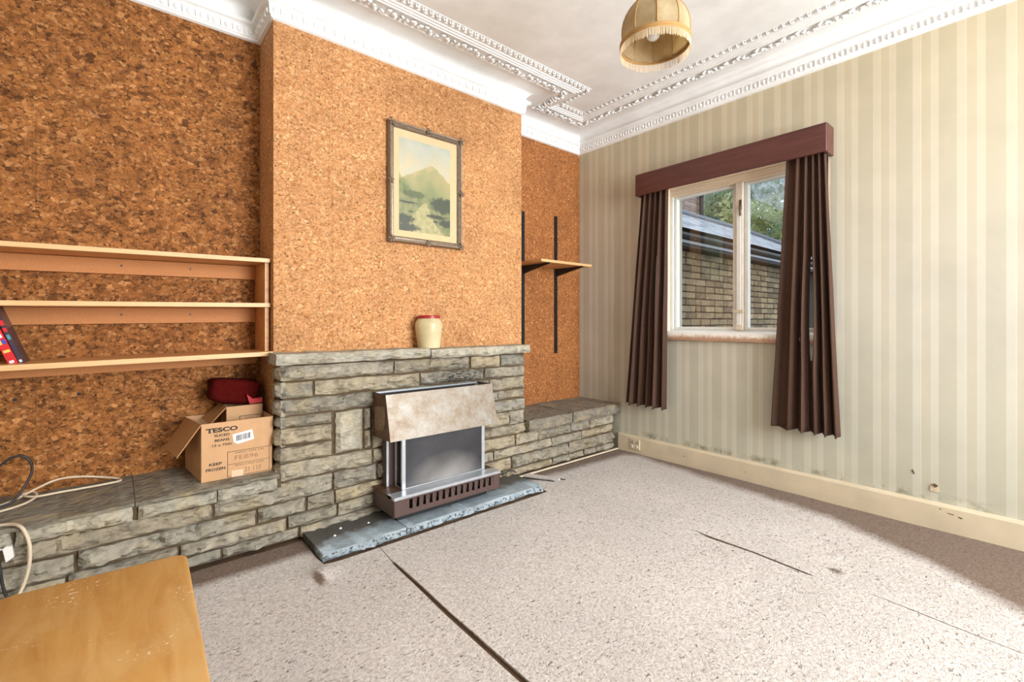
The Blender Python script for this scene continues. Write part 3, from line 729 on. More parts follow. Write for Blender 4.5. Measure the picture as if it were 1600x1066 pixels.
# canted linen slip
m_slip = plain('linen_slip', rgb(206,180,138), .7, var=.06)
A = [(PX0+.036, PZ0+.036), (PX1-.036, PZ0+.036), (PX1-.036, PZ1-.036), (PX0+.036, PZ1-.036)]; B = [(PX0+.076, PZ0+.076), (PX1-.076, PZ0+.076), (PX1-.076, PZ1-.076), (PX0+.076, PZ1-.076)]
MB().add([(x, BY-.020, z) for x, z in A]+[(x, BY-.006, z) for x, z in B], [(i, (i+1) % 4, (i+1) % 4+4, i+4) for i in range(4)]).build('slip', m_slip, pic)
def paint(u, v):   # v from the top
    nz = lambda s, o=0: noise.noise(Vector((u*s, v*s*1.4, o)))
    mixc = lambda a, b, t: tuple(p+(q-p)*max(0, min(1, t)) for p, q in zip(a, b))
    sm = lambda x: max(0, min(1, x))
    c = mixc((190, 194, 176), (228, 206, 158), v/.36+nz(3)*.3); c = mixc(c, (206, 206, 186), sm(.25+nz(5, 2)))
    # far peak
    pk = .225+abs(u-.62)*(.44 if u > .62 else .36)+nz(9, 3)*.018
    if v > pk:
        t = (v-pk)/.32; c = mixc(mixc((206, 182, 122), (186, 178, 118), sm(.5+nz(8, 1)*1.5)), (146, 154, 96), t+nz(6, 5)*.25)
        c = mixc(c, (206, 176, 116), sm((u-.62)*2.2)*sm(1-t)*.7)
    lh = .36+u*.55+nz(7, 8)*.04
    if v > lh and u < .6: c = mixc(c, mixc((138, 150, 88), (108, 122, 72), sm(.5+nz(14, 6)*1.6)), sm((v-lh)/.09))
    if v > .56: c = mixc(c, mixc((126, 136, 82), (156, 154, 98), sm(.5+nz(12, 4)*1.4)), sm((v-.56)/.05))
    # river
    rc = .50-.10*sin((v-.66)*7)+(v-.66)*.22; rw = .02+(v-.655)*1.0
    if v > .655 and abs(u-rc) < rw+nz(16, 9)*.03: c = mixc((200, 188, 128), (178, 166, 104), sm(.4+nz(18, 2)*1.5)+abs(nz(40, 1))*.4)
    # dark wood on the right bank and rocks
    e = ((u-.84)/.26)**2+((v-.665)/.10)**2+nz(14, 7)*.5
    if e < 1: c = mixc(c, (70, 80, 62), sm((1-e)*2.2)*.9)
    e = ((u-.28)/.22)**2+((v-.59)/.05)**2+nz(14, 12)*.6
    if e < 1: c = mixc(c, (92, 104, 64), sm((1-e)*2)*.8)
    for ru, rv, ra, rb in ((.06, .87, .25, .06), (.1, .96, .3, .05), (.72, .80, .22, .025), (.93, .86, .18, .05), (.22, .785, .05, .012), (.70, .855, .06, .014), (.16, .685, .2, .012)):
        e = ((u-ru)/ra)**2+((v-rv)/rb)**2+nz(22, 5)*.5
        if e < 1: c = mixc(c, (66, 72, 58), sm((1-e)*2)*.9)
    g_ = 1+nz(60, 3)*.06
    gr = sum(c)/3; return tuple((q*.84+gr*.16)*.86*g_ for q in c)
NU, NV = 84, 128; pm = MB(); colr = []
for j in range(NV+1):
    for i in range(NU+1):
        u, v = i/NU, j/NV; pm.v.append((B[0][0]+(B[1][0]-B[0][0])*u, BY-.0065, B[2][1]-(B[2][1]-B[0][1])*v))
        c = paint(u, v); colr += [lin(max(0, min(255, q))) for q in c]+[1.0]
for j in range(NV):
    for i in range(NU): a = j*(NU+1)+i; pm.f.append((a, a+NU+1, a+NU+2, a+1))
t = NT('oil_paint'); t.set(Base_Color=t.n('ShaderNodeVertexColor', layer_name='paint').outputs[0], Roughness=.4); t.bump(t.noise(t.obj(), 160, 3), .1, .002)
cv = pm.build('canvas', t.m, pic, fixn=False)
ca = cv.data.color_attributes.new('paint', 'FLOAT_COLOR', 'POINT'); ca.data.foreach_set('color', colr)
MB().box((PX0+.03, BY-.0045, PZ0+.03), (PX1-.03, BY-.0005, PZ1-.03)).build('backing', m_card, pic)

# ================================================================== JAR
jar = thing('storage_jar', 'cream enamel storage jar with red lid standing on the mantel', 'jar', (-1.748, -.352, .886))
t = NT('chipped_cream_enamel'); v = t.obj(); n = t.noise(v, 38, 4, .6)
c = t.mix(t.ramp(n, [(.66, 0), (.69, 1)]), t.ramp(t.noise(v, 9, 3), [(.3, rgb(188,170,128)), (.7, rgb(208,194,156))]), rgb(60,44,30)); t.set(Base_Color=c, Roughness=.35)
MB().lathe([(.060, 0), (.066, .004), (.070, .04), (.077, .09), (.0815, .125), (.081, .145), (.076, .162), (.067, .172), (.063, .176), (.063, .186)], (-1.748, -.352, .887), 40).build('body', t.m, jar, smooth=40)
MB().lathe([(.064, .178), (.0665, .180), (.0665, .191), (.063, .195), (.02, .197)], (-1.748, -.352, .887), 40).build('lid', plain('red_lid', rgb(158,30,34), .35), jar, smooth=40)

# ================================================================== CARTONS
def text_mb(s, size, bold=0.0, wide=1.0):
    cu = bpy.data.curves.new('t', 'FONT'); cu.body = s; cu.size = size; cu.offset = bold; cu.resolution_u = 3
    o = bpy.data.objects.new('t', cu); COL.objects.link(o); bpy.context.view_layer.update()
    me = o.evaluated_get(bpy.context.evaluated_depsgraph_get()).to_mesh()
    v = [Vector(q.co) for q in me.vertices]; f = [tuple(p.vertices) for p in me.polygons]
    o.to_mesh_clear() if hasattr(o, 'to_mesh_clear') else None
    bpy.data.objects.remove(o); bpy.data.curves.remove(cu)
    x0 = min(p.x for p in v); y0 = min(p.y for p in v)
    return [((p.x-x0)*wide, p.y-y0) for p in v], f
def put_text(s, x0, x1, z0, z1, y, mat, parent, bold=0.0, name='print'):
    v, f = text_mb(s, .1, bold); w = max(p[0] for p in v); h = max(p[1] for p in v)
    return MB().add([(x0+(x1-x0)*p[0]/w, y, z0+(z1-z0)*p[1]/h) for p in v], f).build(name, mat, parent, fixn=False)
LZ = .337
bx = thing('cardboard_box', 'open cardboard box printed TESCO SLICED BEANS standing on the left stone ledge', 'box', (-2.74, -.19, LZ))
CX0, CX1, CY0, CY1, CZ = -2.886, -2.602, -.348, -.030, .594; w_ = .004
MB().box((CX0, CY0, LZ), (CX1, CY0+w_, CZ)).build('front_panel', m_card, bx)
MB().box((CX0-.028, CY1-w_, LZ), (CX1, CY1, CZ-.01)).build('back_panel', m_card, bx)
MB().prism([(CX0, CY0+w_, LZ), (CX0, CY0+w_, CZ), (CX0-.028, CY1-w_, CZ-.012), (CX0-.028, CY1-w_, LZ)], (w_, 0, 0)).build('side_panel', m_card, bx)
MB().box((CX1-w_, CY0+w_, LZ), (CX1, CY1-w_, CZ)).build('side_panel', m_card, bx)
MB().box((CX0+.001, CY0+w_, LZ), (CX1-w_, CY1-w_, LZ+.004)).build('bottom_panel', m_card_in, bx)
def panel(pts, th_, name, mat, parent):
    p = [Vector(q) for q in pts]; nrm = (p[1]-p[0]).cross(p[2]-p[0]).normalized()
    return MB().prism(p, nrm*th_).build(name, mat, parent)
panel([(CX0-.002, CY0+.002, CZ-.001), (-2.975, -.350, .466), (-3.000, -.060, .458), (CX0-.028, CY1-.01, CZ-.014)], .004, 'flap', m_card_in, bx)
MB().box((CX1+.0005, CY0+.002, CZ-.135), (CX1+.004, CY1-.05, CZ)).build('flap', m_card, bx)
yy = CY0-.0006
tes = put_text('TESCO', -2.868, -2.746, .551, .5715, yy, m_ink, bx, .004)
# slab serifs of the heading
for i, (a, b, z) in enumerate(((-2.860, -2.848, .551), (-2.8695, -2.8665, .5655), (-2.8445, -2.8415, .5655), (-2.842, -2.838, .551), (-2.8215, -2.8185, .5655), (-2.8215, -2.8185, .5515))):
    MB().box((a, yy, z), (b, yy+.0004, z+(.0025 if i in (0, 3) else .0055))).build('serif', m_ink, tes)
put_text('SLICED', -2.838, -2.778, .531, .5425, yy, m_ink, bx, .003); put_text('BEANS', -2.836, -2.779, .509, .5205, yy, m_ink, bx, .003)
put_text('15 x 750g', -2.845, -2.768, .484, .4985, yy, m_ink, bx, .002)
put_text('KEEP', -2.857, -2.808, .404, .4165, yy, m_ink, bx, .003); put_text('FROZEN', -2.869, -2.795, .381, .3935, yy, m_ink, bx, .003)
def frame2d(x0, x1, z0, z1, y, parent, w=.0018, mid=None):
    mb = MB()
    for a, b, c_, d in ((x0, x1, z1-w, z1), (x0, x1, z0, z0+w), (x0, x0+w, z0, z1), (x1-w, x1, z0, z1)): mb.box((a, y, c_), (b, y+.0004, d))
    if mid: mb.box((x0, y, mid), (x1, y+.0004, mid+w*.8))
    return mb.build('print_frame', m_ink, parent)
frame2d(-2.787, -2.614, .341, .456, yy, bx, mid=.397)
put_text('DISPLAY UNTIL END', -2.757, -2.637, .4435, .4495, yy, m_ink, bx); put_text('PRODUCTION CODE', -2.757, -2.637, .386, .392, yy, m_ink, bx)
put_text('FEB96', -2.758, -2.662, .414, .434, yy, m_inkfaint, bx); put_text('31 110', -2.718, -2.650, .352, .374, yy, m_inkfaint, bx)
lb = MB().prism([(-2.767, yy, .532), (-2.762, yy, .497), (-2.746, yy, .486), (-2.679, yy, .499), (-2.687, yy, .545)], (0, -.0006, 0)).build('barcode_label', m_label, bx)
bc = MB(); rr = random.Random(5); x = -2.752
while x < -2.695:
    w = rr.choice((.0014, .0022, .003)); z0 = .500+(x+2.752)*.13; bc.box((x, yy-.0012, z0), (x+w, yy-.0007, z0+.026)); x += w+rr.choice((.0014, .002, .0026))
bc.build('bars', m_ink, lb)
MB().prism([(-2.771, yy-.0008, .369), (-2.725, yy-.0008, .366), (-2.723, yy-.0008, .338), (-2.771, yy-.0008, .338)], (0, -.0004, 0)).build('tape', m_tape, bx)
# faint frame on the side panel
# inner carton
ib = thing('cardboard_box', 'smaller cardboard box with a black print frame sitting inside the TESCO box', 'box', (-2.69, -.12, LZ+.004))
IX0, IX1, IY0, IY1, IZ = -2.768, -2.612, -.205, -.040, .637
MB().box((IX0, IY0, LZ+.0045), (IX1, IY0+w_, IZ)).build('front_panel', m_card, ib); MB().box((IX0, IY1-w_, LZ+.0045), (IX1, IY1, IZ)).build('back_panel', m_card, ib)
MB().box((IX0, IY0+w_, LZ+.0045), (IX0+w_, IY1-w_, IZ)).build('side_panel', m_card, ib); MB().box((IX1-w_, IY0+w_, LZ+.0045), (IX1, IY1-w_, IZ)).build('side_panel', m_card, ib)
MB().box((IX0+w_, IY0+w_, LZ+.0045), (IX1-w_, IY1-w_, LZ+.008)).build('bottom_panel', m_card_in, ib)
panel([(IX0-.001, IY0+.002, IZ), (-2.838, -.205, .562), (-2.850, -.045, .570), (IX0-.002, IY1, IZ)], .004, 'flap', m_card_in, ib)
frame2d(-2.714, -2.616, .545, .588, IY0-.0006, ib, .0025); put_text('GRIII', -2.690, -2.655, .571, .581, IY0-.0006, m_inkfaint, ib)
# red things on top
def blob(c, s, seed, amp, sub=3, sq=.6, rot=0):
    bm = bmesh.new(); bmesh.ops.create_icosphere(bm, subdivisions=sub, radius=1)
    for v in bm.verts:
        p = v.co.copy(); p = Vector([math.copysign(abs(q)**sq, q) for q in p]); p *= 1+amp*noise.noise(p*1.7+Vector((seed, 0, 0)))
        q = Vector((p.x*s[0], p.y*s[1], p.z*s[2])); q.rotate(Matrix.Rotation(rot, 3, 'Y')); v.co = q+Vector(c)
    return MB().frombm(bm)
cu_ = thing('red_cushion', 'dark red padded cushion lying across the small inner box', 'cushion', (-2.71, -.10, .64))
blob((-2.722, -.104, .701), (.112, .078, .062), 3, .14, 3, .42, radians(9)).build('cover', m_redcloth, cu_, smooth=True)
rp = tag(MB().prism([(-2.668, -.20, .640), (-2.612, -.20, .643), (-2.612, -.20, .668), (-2.654, -.20, .664), (-2.682, -.200, .690)], (0, .012, 0)).build('red_pouch', m_red), 'bright red folded pouch beside the dark red cushion', 'pouch')

# ================================================================== CABLES, PLUG
def smooth_pts(P, n=6):
    P = [Vector(p) for p in P]; out = []
    for i in range(len(P)-1):
        p0, p1, p2, p3 = P[max(i-1, 0)], P[i], P[i+1], P[min(i+2, len(P)-1)]
        for k in range(n):
            t = k/n; out.append(.5*((2*p1)+(p2-p0)*t+(2*p0-5*p1+4*p2-p3)*t*t+(3*p1-p0-3*p2+p3)*t**3))
    return out+[P[-1]]
tag(MB().tube(smooth_pts([(-3.62, -.25, .336), (-3.50, -.22, .337), (-3.44, -.18, .340), (-3.415, -.12, .345), (-3.43, -.07, .352), (-3.458, -.09, .352), (-3.42, -.13, .346), (-3.34, -.12, .344), (-3.25, -.11, .342), (-3.19, -.10, .341), (-3.155, -.085, .341), (-3.17, -.05, .345), (-3.22, -.03, .356), (-3.29, -.025, .372), (-3.36, -.03, .376), (-3.42, -.06, .360), (-3.50, -.14, .340), (-3.62, -.20, .336)]), .0045, 8).build('cable', m_cablew, smooth=True), 'beige cable looped on the left ledge below the cork wall', 'cable')
tag(MB().tube(smooth_pts([(-3.60, -.36, .336), (-3.50, -.39, .337), (-3.45, -.42, .340), (-3.425, -.455, .338), (-3.410, -.468, .315), (-3.400, -.472, .27), (-3.400, -.474, .21), (-3.412, -.476, .146), (-3.435, -.482, .09), (-3.47, -.49, .02), (-3.56, -.50, .012), (-3.8, -.52, .012)]), .0055, 8).build('cable', m_cablew, smooth=True), 'beige cable hanging down the front of the left stone ledge', 'cable')
tag(MB().tube(smooth_pts([(-3.66, -.12, .36), (-3.57, -.12, .43), (-3.514, -.12, .487), (-3.487, -.12, .509), (-3.458, -.12, .515), (-3.433, -.12, .490), (-3.428, -.12, .444), (-3.447, -.13, .395), (-3.48, -.15, .345), (-3.55, -.17, .337), (-3.66, -.19, .337)]), .0045, 8).build('cable', m_cableb, smooth=True), 'black cable standing in a loop against the cork wall', 'cable')
tag(MB().tube(smooth_pts([(-3.50, -.462, .33), (-3.475, -.47, .25), (-3.463, -.472, .15), (-3.448, -.474, .10), (-3.40, -.49, .012), (-3.30, -.54, .012)]), .0045, 8).build('cable', m_cableb, smooth=True), 'black cable running down the ledge front behind the white plug', 'cable')
pg = thing('plug', 'small white plastic connector hanging against the left ledge stones', 'plug', (-3.45, -.475, .235))
MB().prism([(-3.463, -.482, .279), (-3.455, -.482, .286), (-3.441, -.482, .284), (-3.436, -.482, .246), (-3.455, -.482, .233)], (0, .018, 0)).build('body', m_plug, pg)
MB().tube(smooth_pts([(-3.458, -.473, .274), (-3.475, -.473, .278), (-3.52, -.475, .275), (-3.6, -.47, .29)]), .003, 6).build('lead', m_plug, pg)

# ================================================================== WINDOW
w1 = thing('window_1', 'two-light white-painted casement window looking on to a brick outbuilding', 'window', (.08, -1.39, WZ0), kind='structure')
m_reveal = m_white
MB().box((.0, WY1-.012, WZ0), (.14, WY1-.0005, WZ1-.012)).box((.0, WY0+.0005, WZ0), (.14, WY0+.012, WZ1-.012)).build('reveal_lining', m_peel, w1)
MB().box((.0, WY0+.0005, WZ1-.012), (.14, WY1-.0005, WZ1-.0005)).build('head_lining', m_peel, w1)
FXa, FXb = .055, .115
fy0, fy1 = WY0+.012, WY1-.012
MB().cbox((FXa, fy0, WZ1-.070), (FXb, fy1, WZ1-.012), .004).build('frame_head', m_peel, w1)
MB().cbox((FXa, fy0, .945), (FXb, fy1, .985), .004).build('frame_sill_rail', m_white, w1)
for y in (fy0+.012, fy1-.012): MB().cbox((FXa, y-.012, .985), (FXb, y+.012, WZ1-.070), .003).build('frame_jamb', m_white, w1)
MB().cbox((FXa-.010, -1.412, .985), (FXb, -1.360, WZ1-.070), .005).build('mullion', plain('flaked_mullion', rgb(226,212,194), .5, var=.14, sc=16, bump=.2), w1)
MB().cbox((FXa-.018, -1.402, 1.02), (FXa-.010, -1.372, 1.80), .003).build('mullion_bead', m_white, w1)
t = NT('window_glass'); mx = t.n('ShaderNodeMixShader', {0: .05, 1: t.n('ShaderNodeBsdfTransparent', {0: (.97, .985, .98, 1)}).outputs[0], 2: t.n('ShaderNodeBsdfGlossy', {'Roughness': .02}).outputs[0]})
t.t.links.new(mx.outputs[0], t.out.inputs[0]); m_glass = t.m
for a, b in ((-1.360, fy1-.024), (fy0+.024, -1.412)):
    ca_ = thing('casement', None, None, (.085, (a+b)/2, .985)); ca_.parent = w1; ca_.location = Vector((.085, (a+b)/2, .985))-w1.location
    s = .024; z0, z1 = .986, WZ1-.071; y0, y1 = min(a, b)+.001, max(a, b)-.001
    def bar(n, p, q): MB().cbox(p, q, .003).build(n, m_white, ca_)
    bar('stile', (.068, y0, z0), (.108, y0+s, z1)); bar('stile', (.068, y1-s, z0), (.108, y1, z1)); bar('rail', (.068, y0+s, z0), (.108, y1-s, z0+.020)); bar('rail', (.068, y0+s, z1-.018), (.108, y1-s, z1))
    MB().box((.086, y0+s-.002, z0+.018), (.089, y1-s+.002, z1-.016)).build('pane', m_glass, ca_)
# fasteners on the mullion
MB().tube([(.040, -1.396, 1.84), (.030, -1.398, 1.82), (.034, -1.400, 1.76)], .006, 7).build('handle', m_brown, w1); MB().cbox((.040, -1.405, 1.80), (.047, -1.388, 1.87), .002).build('handle_plate', m_brown, w1)
MB().cbox((.030, -1.42, 1.105), (.046, -1.352, 1.125), .003).build('stay_bracket', m_skirt, w1)
# sill board with worn rounded nose
sp = []
prof = [(.055, .925), (.055, .972), (.02, .976), (-.018, .972), (-.032, .962), (-.038, .945), (-.036, .926), (-.028, .910), (-.01, .906), (.055, .906)]
ny = 46; sv = []; sf = []; y0, y1 = WY0+.0005-.02, WY1+.02
for j in range(ny+1):
    y = y0+(y1-y0)*j/ny
    for x, z in prof:
        q = noise.noise(Vector((x*40, y*22, z*40)))*.004 if x < .03 else 0
        sv.append((x+q, min(max(y, WY0+.001), WY1-.001), z+q*.6))
kk = len(prof)
for j in range(ny):
    for k in range(kk): sf.append((j*kk+k, j*kk+(k+1) % kk, (j+1)*kk+(k+1) % kk, (j+1)*kk+k))
sf += [tuple(range(kk)), tuple(range(ny*kk, ny*kk+kk))]
t = NT('flaking_sill_paint'); v = t.pos(); n = t.noise(v, 26, 5, .7); zz = t.sep(v)[2]
k = t.ramp(t.math('ADD', t.math('MULTIPLY', t.math('SUBTRACT', .955, zz), 14.0), t.math('SUBTRACT', n, .5)), [(.0, 0), (.35, 1)])
t.set(Base_Color=t.mix(k, rgb(236,230,222), rgb(188,150,122)), Roughness=.6); t.bump(n, .3, .004)
MB().add(sv, sf).build('window_board', t.m, w1, smooth=40)
MB().box((.056, WY0+.001, .906), (.26, WY1-.001, .944)).build('outer_sill', m_white, w1)

# pelmet
pe = thing('pelmet', 'dark mahogany box pelmet above the window', 'pelmet', (-.06, -1.31, 2.01))
PYa, PYb = -1.945, -.678
MB().cbox((-.128, PYa, 2.008), (-.112, PYb, 2.172), .003).build('front_board', m_mahog, pe)
for y in (PYa, PYb-.014): MB().box((-.112, y, 2.008), (-.001, y+.014, 2.172)).build('end_board', m_mahog, pe)
MB().box((-.112, PYa+.014, 2.160), (-.001, PYb-.014, 2.172)).build('top_board', m_mahog, pe)
tk = tag(MB().box((-.078, PYa+.02, 2.090), (-.062, PYb-.02, 2.105)).box((-.070, PYa+.03, 2.105), (-.062, PYa+.05, 2.159)).box((-.070, PYb-.05, 2.105), (-.062, PYb-.03, 2.159)).build('curtain_rail', m_white), 'white curtain rail hidden inside the pelmet', 'curtain rail')

def curtain(yt0, yt1, yb0, yb1, z1, z0, folds, seed, label, slit=None, xc=-.070, pw=1.0):
    cu = thing('curtain', label, 'curtain', (xc, (yb0+yb1)/2, z0), 'brown curtains at the window')
    N, Mz = folds*14, 44; mb = MB(); rr = random.Random(seed); ph = [rr.uniform(-.5, .5) for _ in range(folds+2)]; am = [rr.uniform(.6, 1.15) for _ in range(folds+2)]
    for layer in (0, 1):
        for j in range(Mz+1):
            tz = j/Mz; z = z1+(z0-z1)*tz
            a, b = yt0+(yb0-yt0)*tz, yt1+(yb1-yt1)*tz
            for i in range(N+1):
                s = i/N; f = folds*s**pw; k = int(f)
                A_ = (.014+.022*min(1, tz*1.6+.1))*am[min(k, folds)]
                x = xc+A_*sin(2*pi*f+ph[min(k, folds)]*.6*tz)+.006*noise.noise(Vector((s*5, tz*3, seed)))
                y = a+(b-a)*(s+.018*sin(4*pi*f+1)*tz+.012*noise.noise(Vector((s*4+seed, tz*2.5, 1)))*tz)
                if slit:
                    s0, za, zb2, wid = slit
                    if zb2 < z < za:
                        g_ = wid*sin(pi*(za-z)/(za-zb2))**.6; d = s-s0
                        y += (b-a)/abs(b-a)*(g_ if d > 0 else -g_)*math.exp(-abs(d)*9)
                zz = z+(.008*sin(2*pi*f+1)*(1 if j == Mz else 0))
                mb.v.append((min(x, -.012)+(.003 if layer else 0), y, zz))
    S = (Mz+1)*(N+1)
    for layer in (0, 1):
        for j in range(Mz):
            z = z1+(z0-z1)*(j+.5)/Mz
            for i in range(N):
                if slit and abs((i+.5)/N-slit[0]) < .5/N*1.01 and slit[2] < z < slit[1]: continue
                q = layer*S+j*(N+1)+i; mb.f.append((q, q+1, q+N+2, q+N+1))
    for i in range(N):
        for j in (0, Mz): q = j*(N+1)+i; mb.f.append((q, q+1, q+1+S, q+S))
    for j in range(Mz):
        for i in (0, N): q = j*(N+1)+i; mb.f.append((q, q+N+1, q+N+1+S, q+S))
    mb.build('drop', m_curtain, cu, smooth=True)
    # stitched hem
    hm = MB()
    return cu
curtain(-.700, -.925, -.552, -.912, 2.085, .392, 5, 3, 'brown pleated curtain drawn to the corner side of the window', slit=(.62, 1.55, .85, .006))
curtain(-1.722, -1.925, -1.628, -1.992, 2.085, .392, 5, 8, 'brown pleated curtain with a lit slit, away from the corner', slit=(.60+.5/70, 1.42, .80, .012), pw=1.55)

# socket
so = thing('socket', 'old cream wall socket set in the skirting near the stone ledge', 'socket', (-.023, -.606, .07))
MB().cbox((-.030, -.652, .028), (-.0225, -.560, .112), .003).build('plate', m_skirt, so)
for y, z in ((-.583, .092), (-.575, .078), (-.591, .078), (-.628, .092), (-.620, .078), (-.636, .078)):
    MB().box((-.0312, y-.003, z-.005), (-.0298, y+.003, z+.005)).build('pin_hole', m_dark, so)
for y in (-.585, -.630): MB().cbox((-.034, y-.006, .042), (-.0298, y+.006, .060), .001).build('switch', m_plug, so)

# ================================================================== LAMP
lp = thing('pendant_lamp', 'fringed beige fabric dome pendant lampshade hanging from the ceiling', 'lamp', (-1.455, -1.695, 2.20))
LX, LY, LZ0 = -1.455, -1.695, 2.205
def shade_mat():
    t = NT('aged_silk'); v = t.obj(); n = t.noise(v, 9, 4, .6); wv = t.noise(t.map(v, (1, 1, 1)), 300, 2)
    c = t.mix(1.0, t.ramp(n, [(.3, rgb(196,170,124)), (.6, rgb(224,206,168))]), t.ramp(wv, [(.3, .9), (.7, 1.05)]), 'MULTIPLY')
    tr = t.n('ShaderNodeBsdfTranslucent', {0: c}); t.set(Base_Color=c, Roughness=.8)
    t.t.links.new(t.n('ShaderNodeMixShader', {0: .55, 1: t.b.outputs[0], 2: tr.outputs[0]}).outputs[0], t.out.inputs[0]); return t.m
m_shade = shade_mat(); m_trim = plain('shade_braid', rgb(176,134,78), .8, var=.15, sc=80)
SP = [(.138, 0), (.141, .03), (.140, .06), (.134, .09), (.122, .12), (.104, .15), (.086, .172), (.066, .194), (.048, .207), (.032, .213)]
NR = 10; sub = 6
def shade_pt(r, z, q):   # panels stretched flat-ish between the wires
    a = 2*pi*q/(NR*sub); f = (q % sub)/sub; k = 1-.035*sin(pi*f)
    return (LX+r*k*cos(a), LY+r*k*sin(a), LZ0+z+.004*sin(pi*f)*(1 if z < .01 else 0))
for k in range(NR):
    mb = MB()
    for r, z in SP:
        for q in range(sub+1): mb.v.append(shade_pt(r, z, k*sub+q))
    for r, z in SP:
        for q in range(sub+1):
            p = shade_pt(r-.0015, z, k*sub+q); mb.v.append(p)
    n1 = len(SP)*(sub+1)
    for L in (0, 1):
        for i in range(len(SP)-1):
            for q in range(sub):
                a = L*n1+i*(sub+1)+q; mb.f.append((a, a+1, a+sub+2, a+sub+1))
    mb.build('panel', m_shade, lp, smooth=True, fixn=False)
    a = 2*pi*k/NR
    MB().tube([(LX+(r+.0005)*cos(a), LY+(r+.0005)*sin(a), LZ0+z) for r, z in SP], .0022, 6).build('rib', m_trim, lp, smooth=True)
ring = lambda r, z, n=60: [(LX+r*cos(2*pi*k/n), LY+r*sin(2*pi*k/n), LZ0+z) for k in range(n+1)]
mb = MB()
for z, r in ((-.004, .1395), (.002, .1405), (.008, .1405)): mb.tube(ring(r, z), .0042, 6, False)
mb.build('rim_braid', m_trim, lp, smooth=True)
MB().tube(ring(.033, .213, 24), .005, 6, False).build('top_ring', m_trim, lp, smooth=True)
fr_ = MB(); rr = random.Random(2); m_fringe = plain('fringe_thread', rgb(232,206,170), .8)
for k in range(230):
    a = 2*pi*k/230; r = .1405; ln = .034+rr.uniform(-.004, .004); j = rr.uniform(-.004, .004)
    fr_.tube([(LX+r*cos(a), LY+r*sin(a), LZ0-.004), (LX+r*cos(a+j*4), LY+r*sin(a+j*4), LZ0-.004-ln)], .0010, 4, False)
tag(fr_.build('fringe', m_fringe, lp), kind='stuff')
bu = MB().lathe([(.002, -.0), (.016, .004), (.026, .014), (.030, .030), (.028, .045), (.020, .062), (.014, .075)], (LX+.01, LY+.015, 2.235), 20).build('bulb', m_bulb, lp, smooth=True)
MB().lathe([(.014, .075), (.018, .078), (.018, .12), (.010, .135)], (LX+.01, LY+.015, 2.235), 16).build('lamp_holder', m_plug, lp, smooth=40)
MB().tube([(LX+.01, LY+.015, 2.365), (LX, LY, 2.68)], .0035, 8).build('flex', m_plug, lp); MB().lathe([(.045, -.025), (.05, -.02), (.05, -.006), (.055, -.0005)], (LX, LY, ZC), 24).build('ceiling_rose', m_plug, lp, smooth=40)
for k in range(3):
    a = 2*pi*k/3; MB().tube([(LX+.034*cos(a), LY+.034*sin(a), LZ0+.212), (LX+.01, LY+.015, LZ0+.150)], .0015, 5).build('spider_wire', m_brown, lp)

# ================================================================== TABLE
tb = thing('low_table', 'low varnished wooden table with rounded corners in the foreground', 'table', (-3.20, -1.72, 0))
def table_mat():
    t = NT('worn_varnish'); v = t.obj()
    g = t.noise(t.map(v, (10, 1.6, 8), rot=(0, 0, -.25)), 2.2, 5, .6, 1.2)
    c = t.ramp(g, [(.25, rgb(178,124,62)), (.5, rgb(196,146,80)), (.75, rgb(206,162,102))])
    c = t.mix(t.ramp(t.noise(v, 5, 4), [(.48, 0), (.75, .55)]), c, rgb(206,172,122))
    k = t.ramp(t.noise(v, 110, 3), [(.62, 0), (.66, .9)]); m2 = t.ramp(t.noise(v, 6, 3), [(.52, .03), (.64, .9)])
    c = t.mix(t.math('MULTIPLY', k, m2), c, rgb(244,228,200))
    t.set(Base_Color=c, Roughness=.45); return t.m
m_table = table_mat()
TX0, TX1, TY0, TY1, TZ = -3.365, -3.040, -2.02, -1.372, .48
def rrect(x0, x1, y0, y1, rad, skew=0):
    out = []
    for cx, cy, a0 in ((x1-rad, y1-rad, 0), (x0+rad, y1-rad, 90), (x0+rad, y0+rad, 180), (x1-rad, y0+rad, 270)):
        for k in range(7): a = radians(a0+90*k/6); out.append((cx+rad*cos(a), cy+rad*sin(a)))
    return out
P = rrect(TX0, TX1, TY0, TY1, .030)
P = [(x+(y-TY1)*.035*(1 if x > -3.2 else 1), y+(-.06*(x-TX0) if y > -1.7 else 0)+.030*0) for x, y in P]
levels = [(.010, .456), (.003, .460), (0, .466), (0, .474), (.003, .478), (.009, .480)]
cxm, cym = -3.21, -1.70; tv = []; tf = []
for ins, z in levels:
    for x, y in P:
        d = Vector((x-cxm, y-cym)); L = d.length; tv.append((x-d.x/L*ins, y-d.y/L*ins, z))
n = len(P)
for i in range(len(levels)-1):
    for k in range(n): tf.append((i*n+k, i*n+(k+1) % n, (i+1)*n+(k+1) % n, (i+1)*n+k))
tf += [tuple(range(n))[::-1], tuple(range((len(levels)-1)*n, len(levels)*n))]
MB().add(tv, tf).build('table_top', m_table, tb, smooth=35)
for x, y in ((-3.31, -1.44), (-3.11, -1.455), (-3.33, -1.95), (-3.13, -1.95)):
    MB().tube([(x, y, .456), (x, y, .0)], [.019, .013], 12).build('leg', m_table, tb, smooth=40)
for y in (-1.47, -1.94): MB().box((-3.32, y-.009, .415), (-3.12, y+.009, .456)).build('apron', m_table, tb)
for x in (-3.325, -3.125): MB().box((x-.009, -1.93, .415), (x+.009, -1.48, .456)).build('apron', m_table, tb)

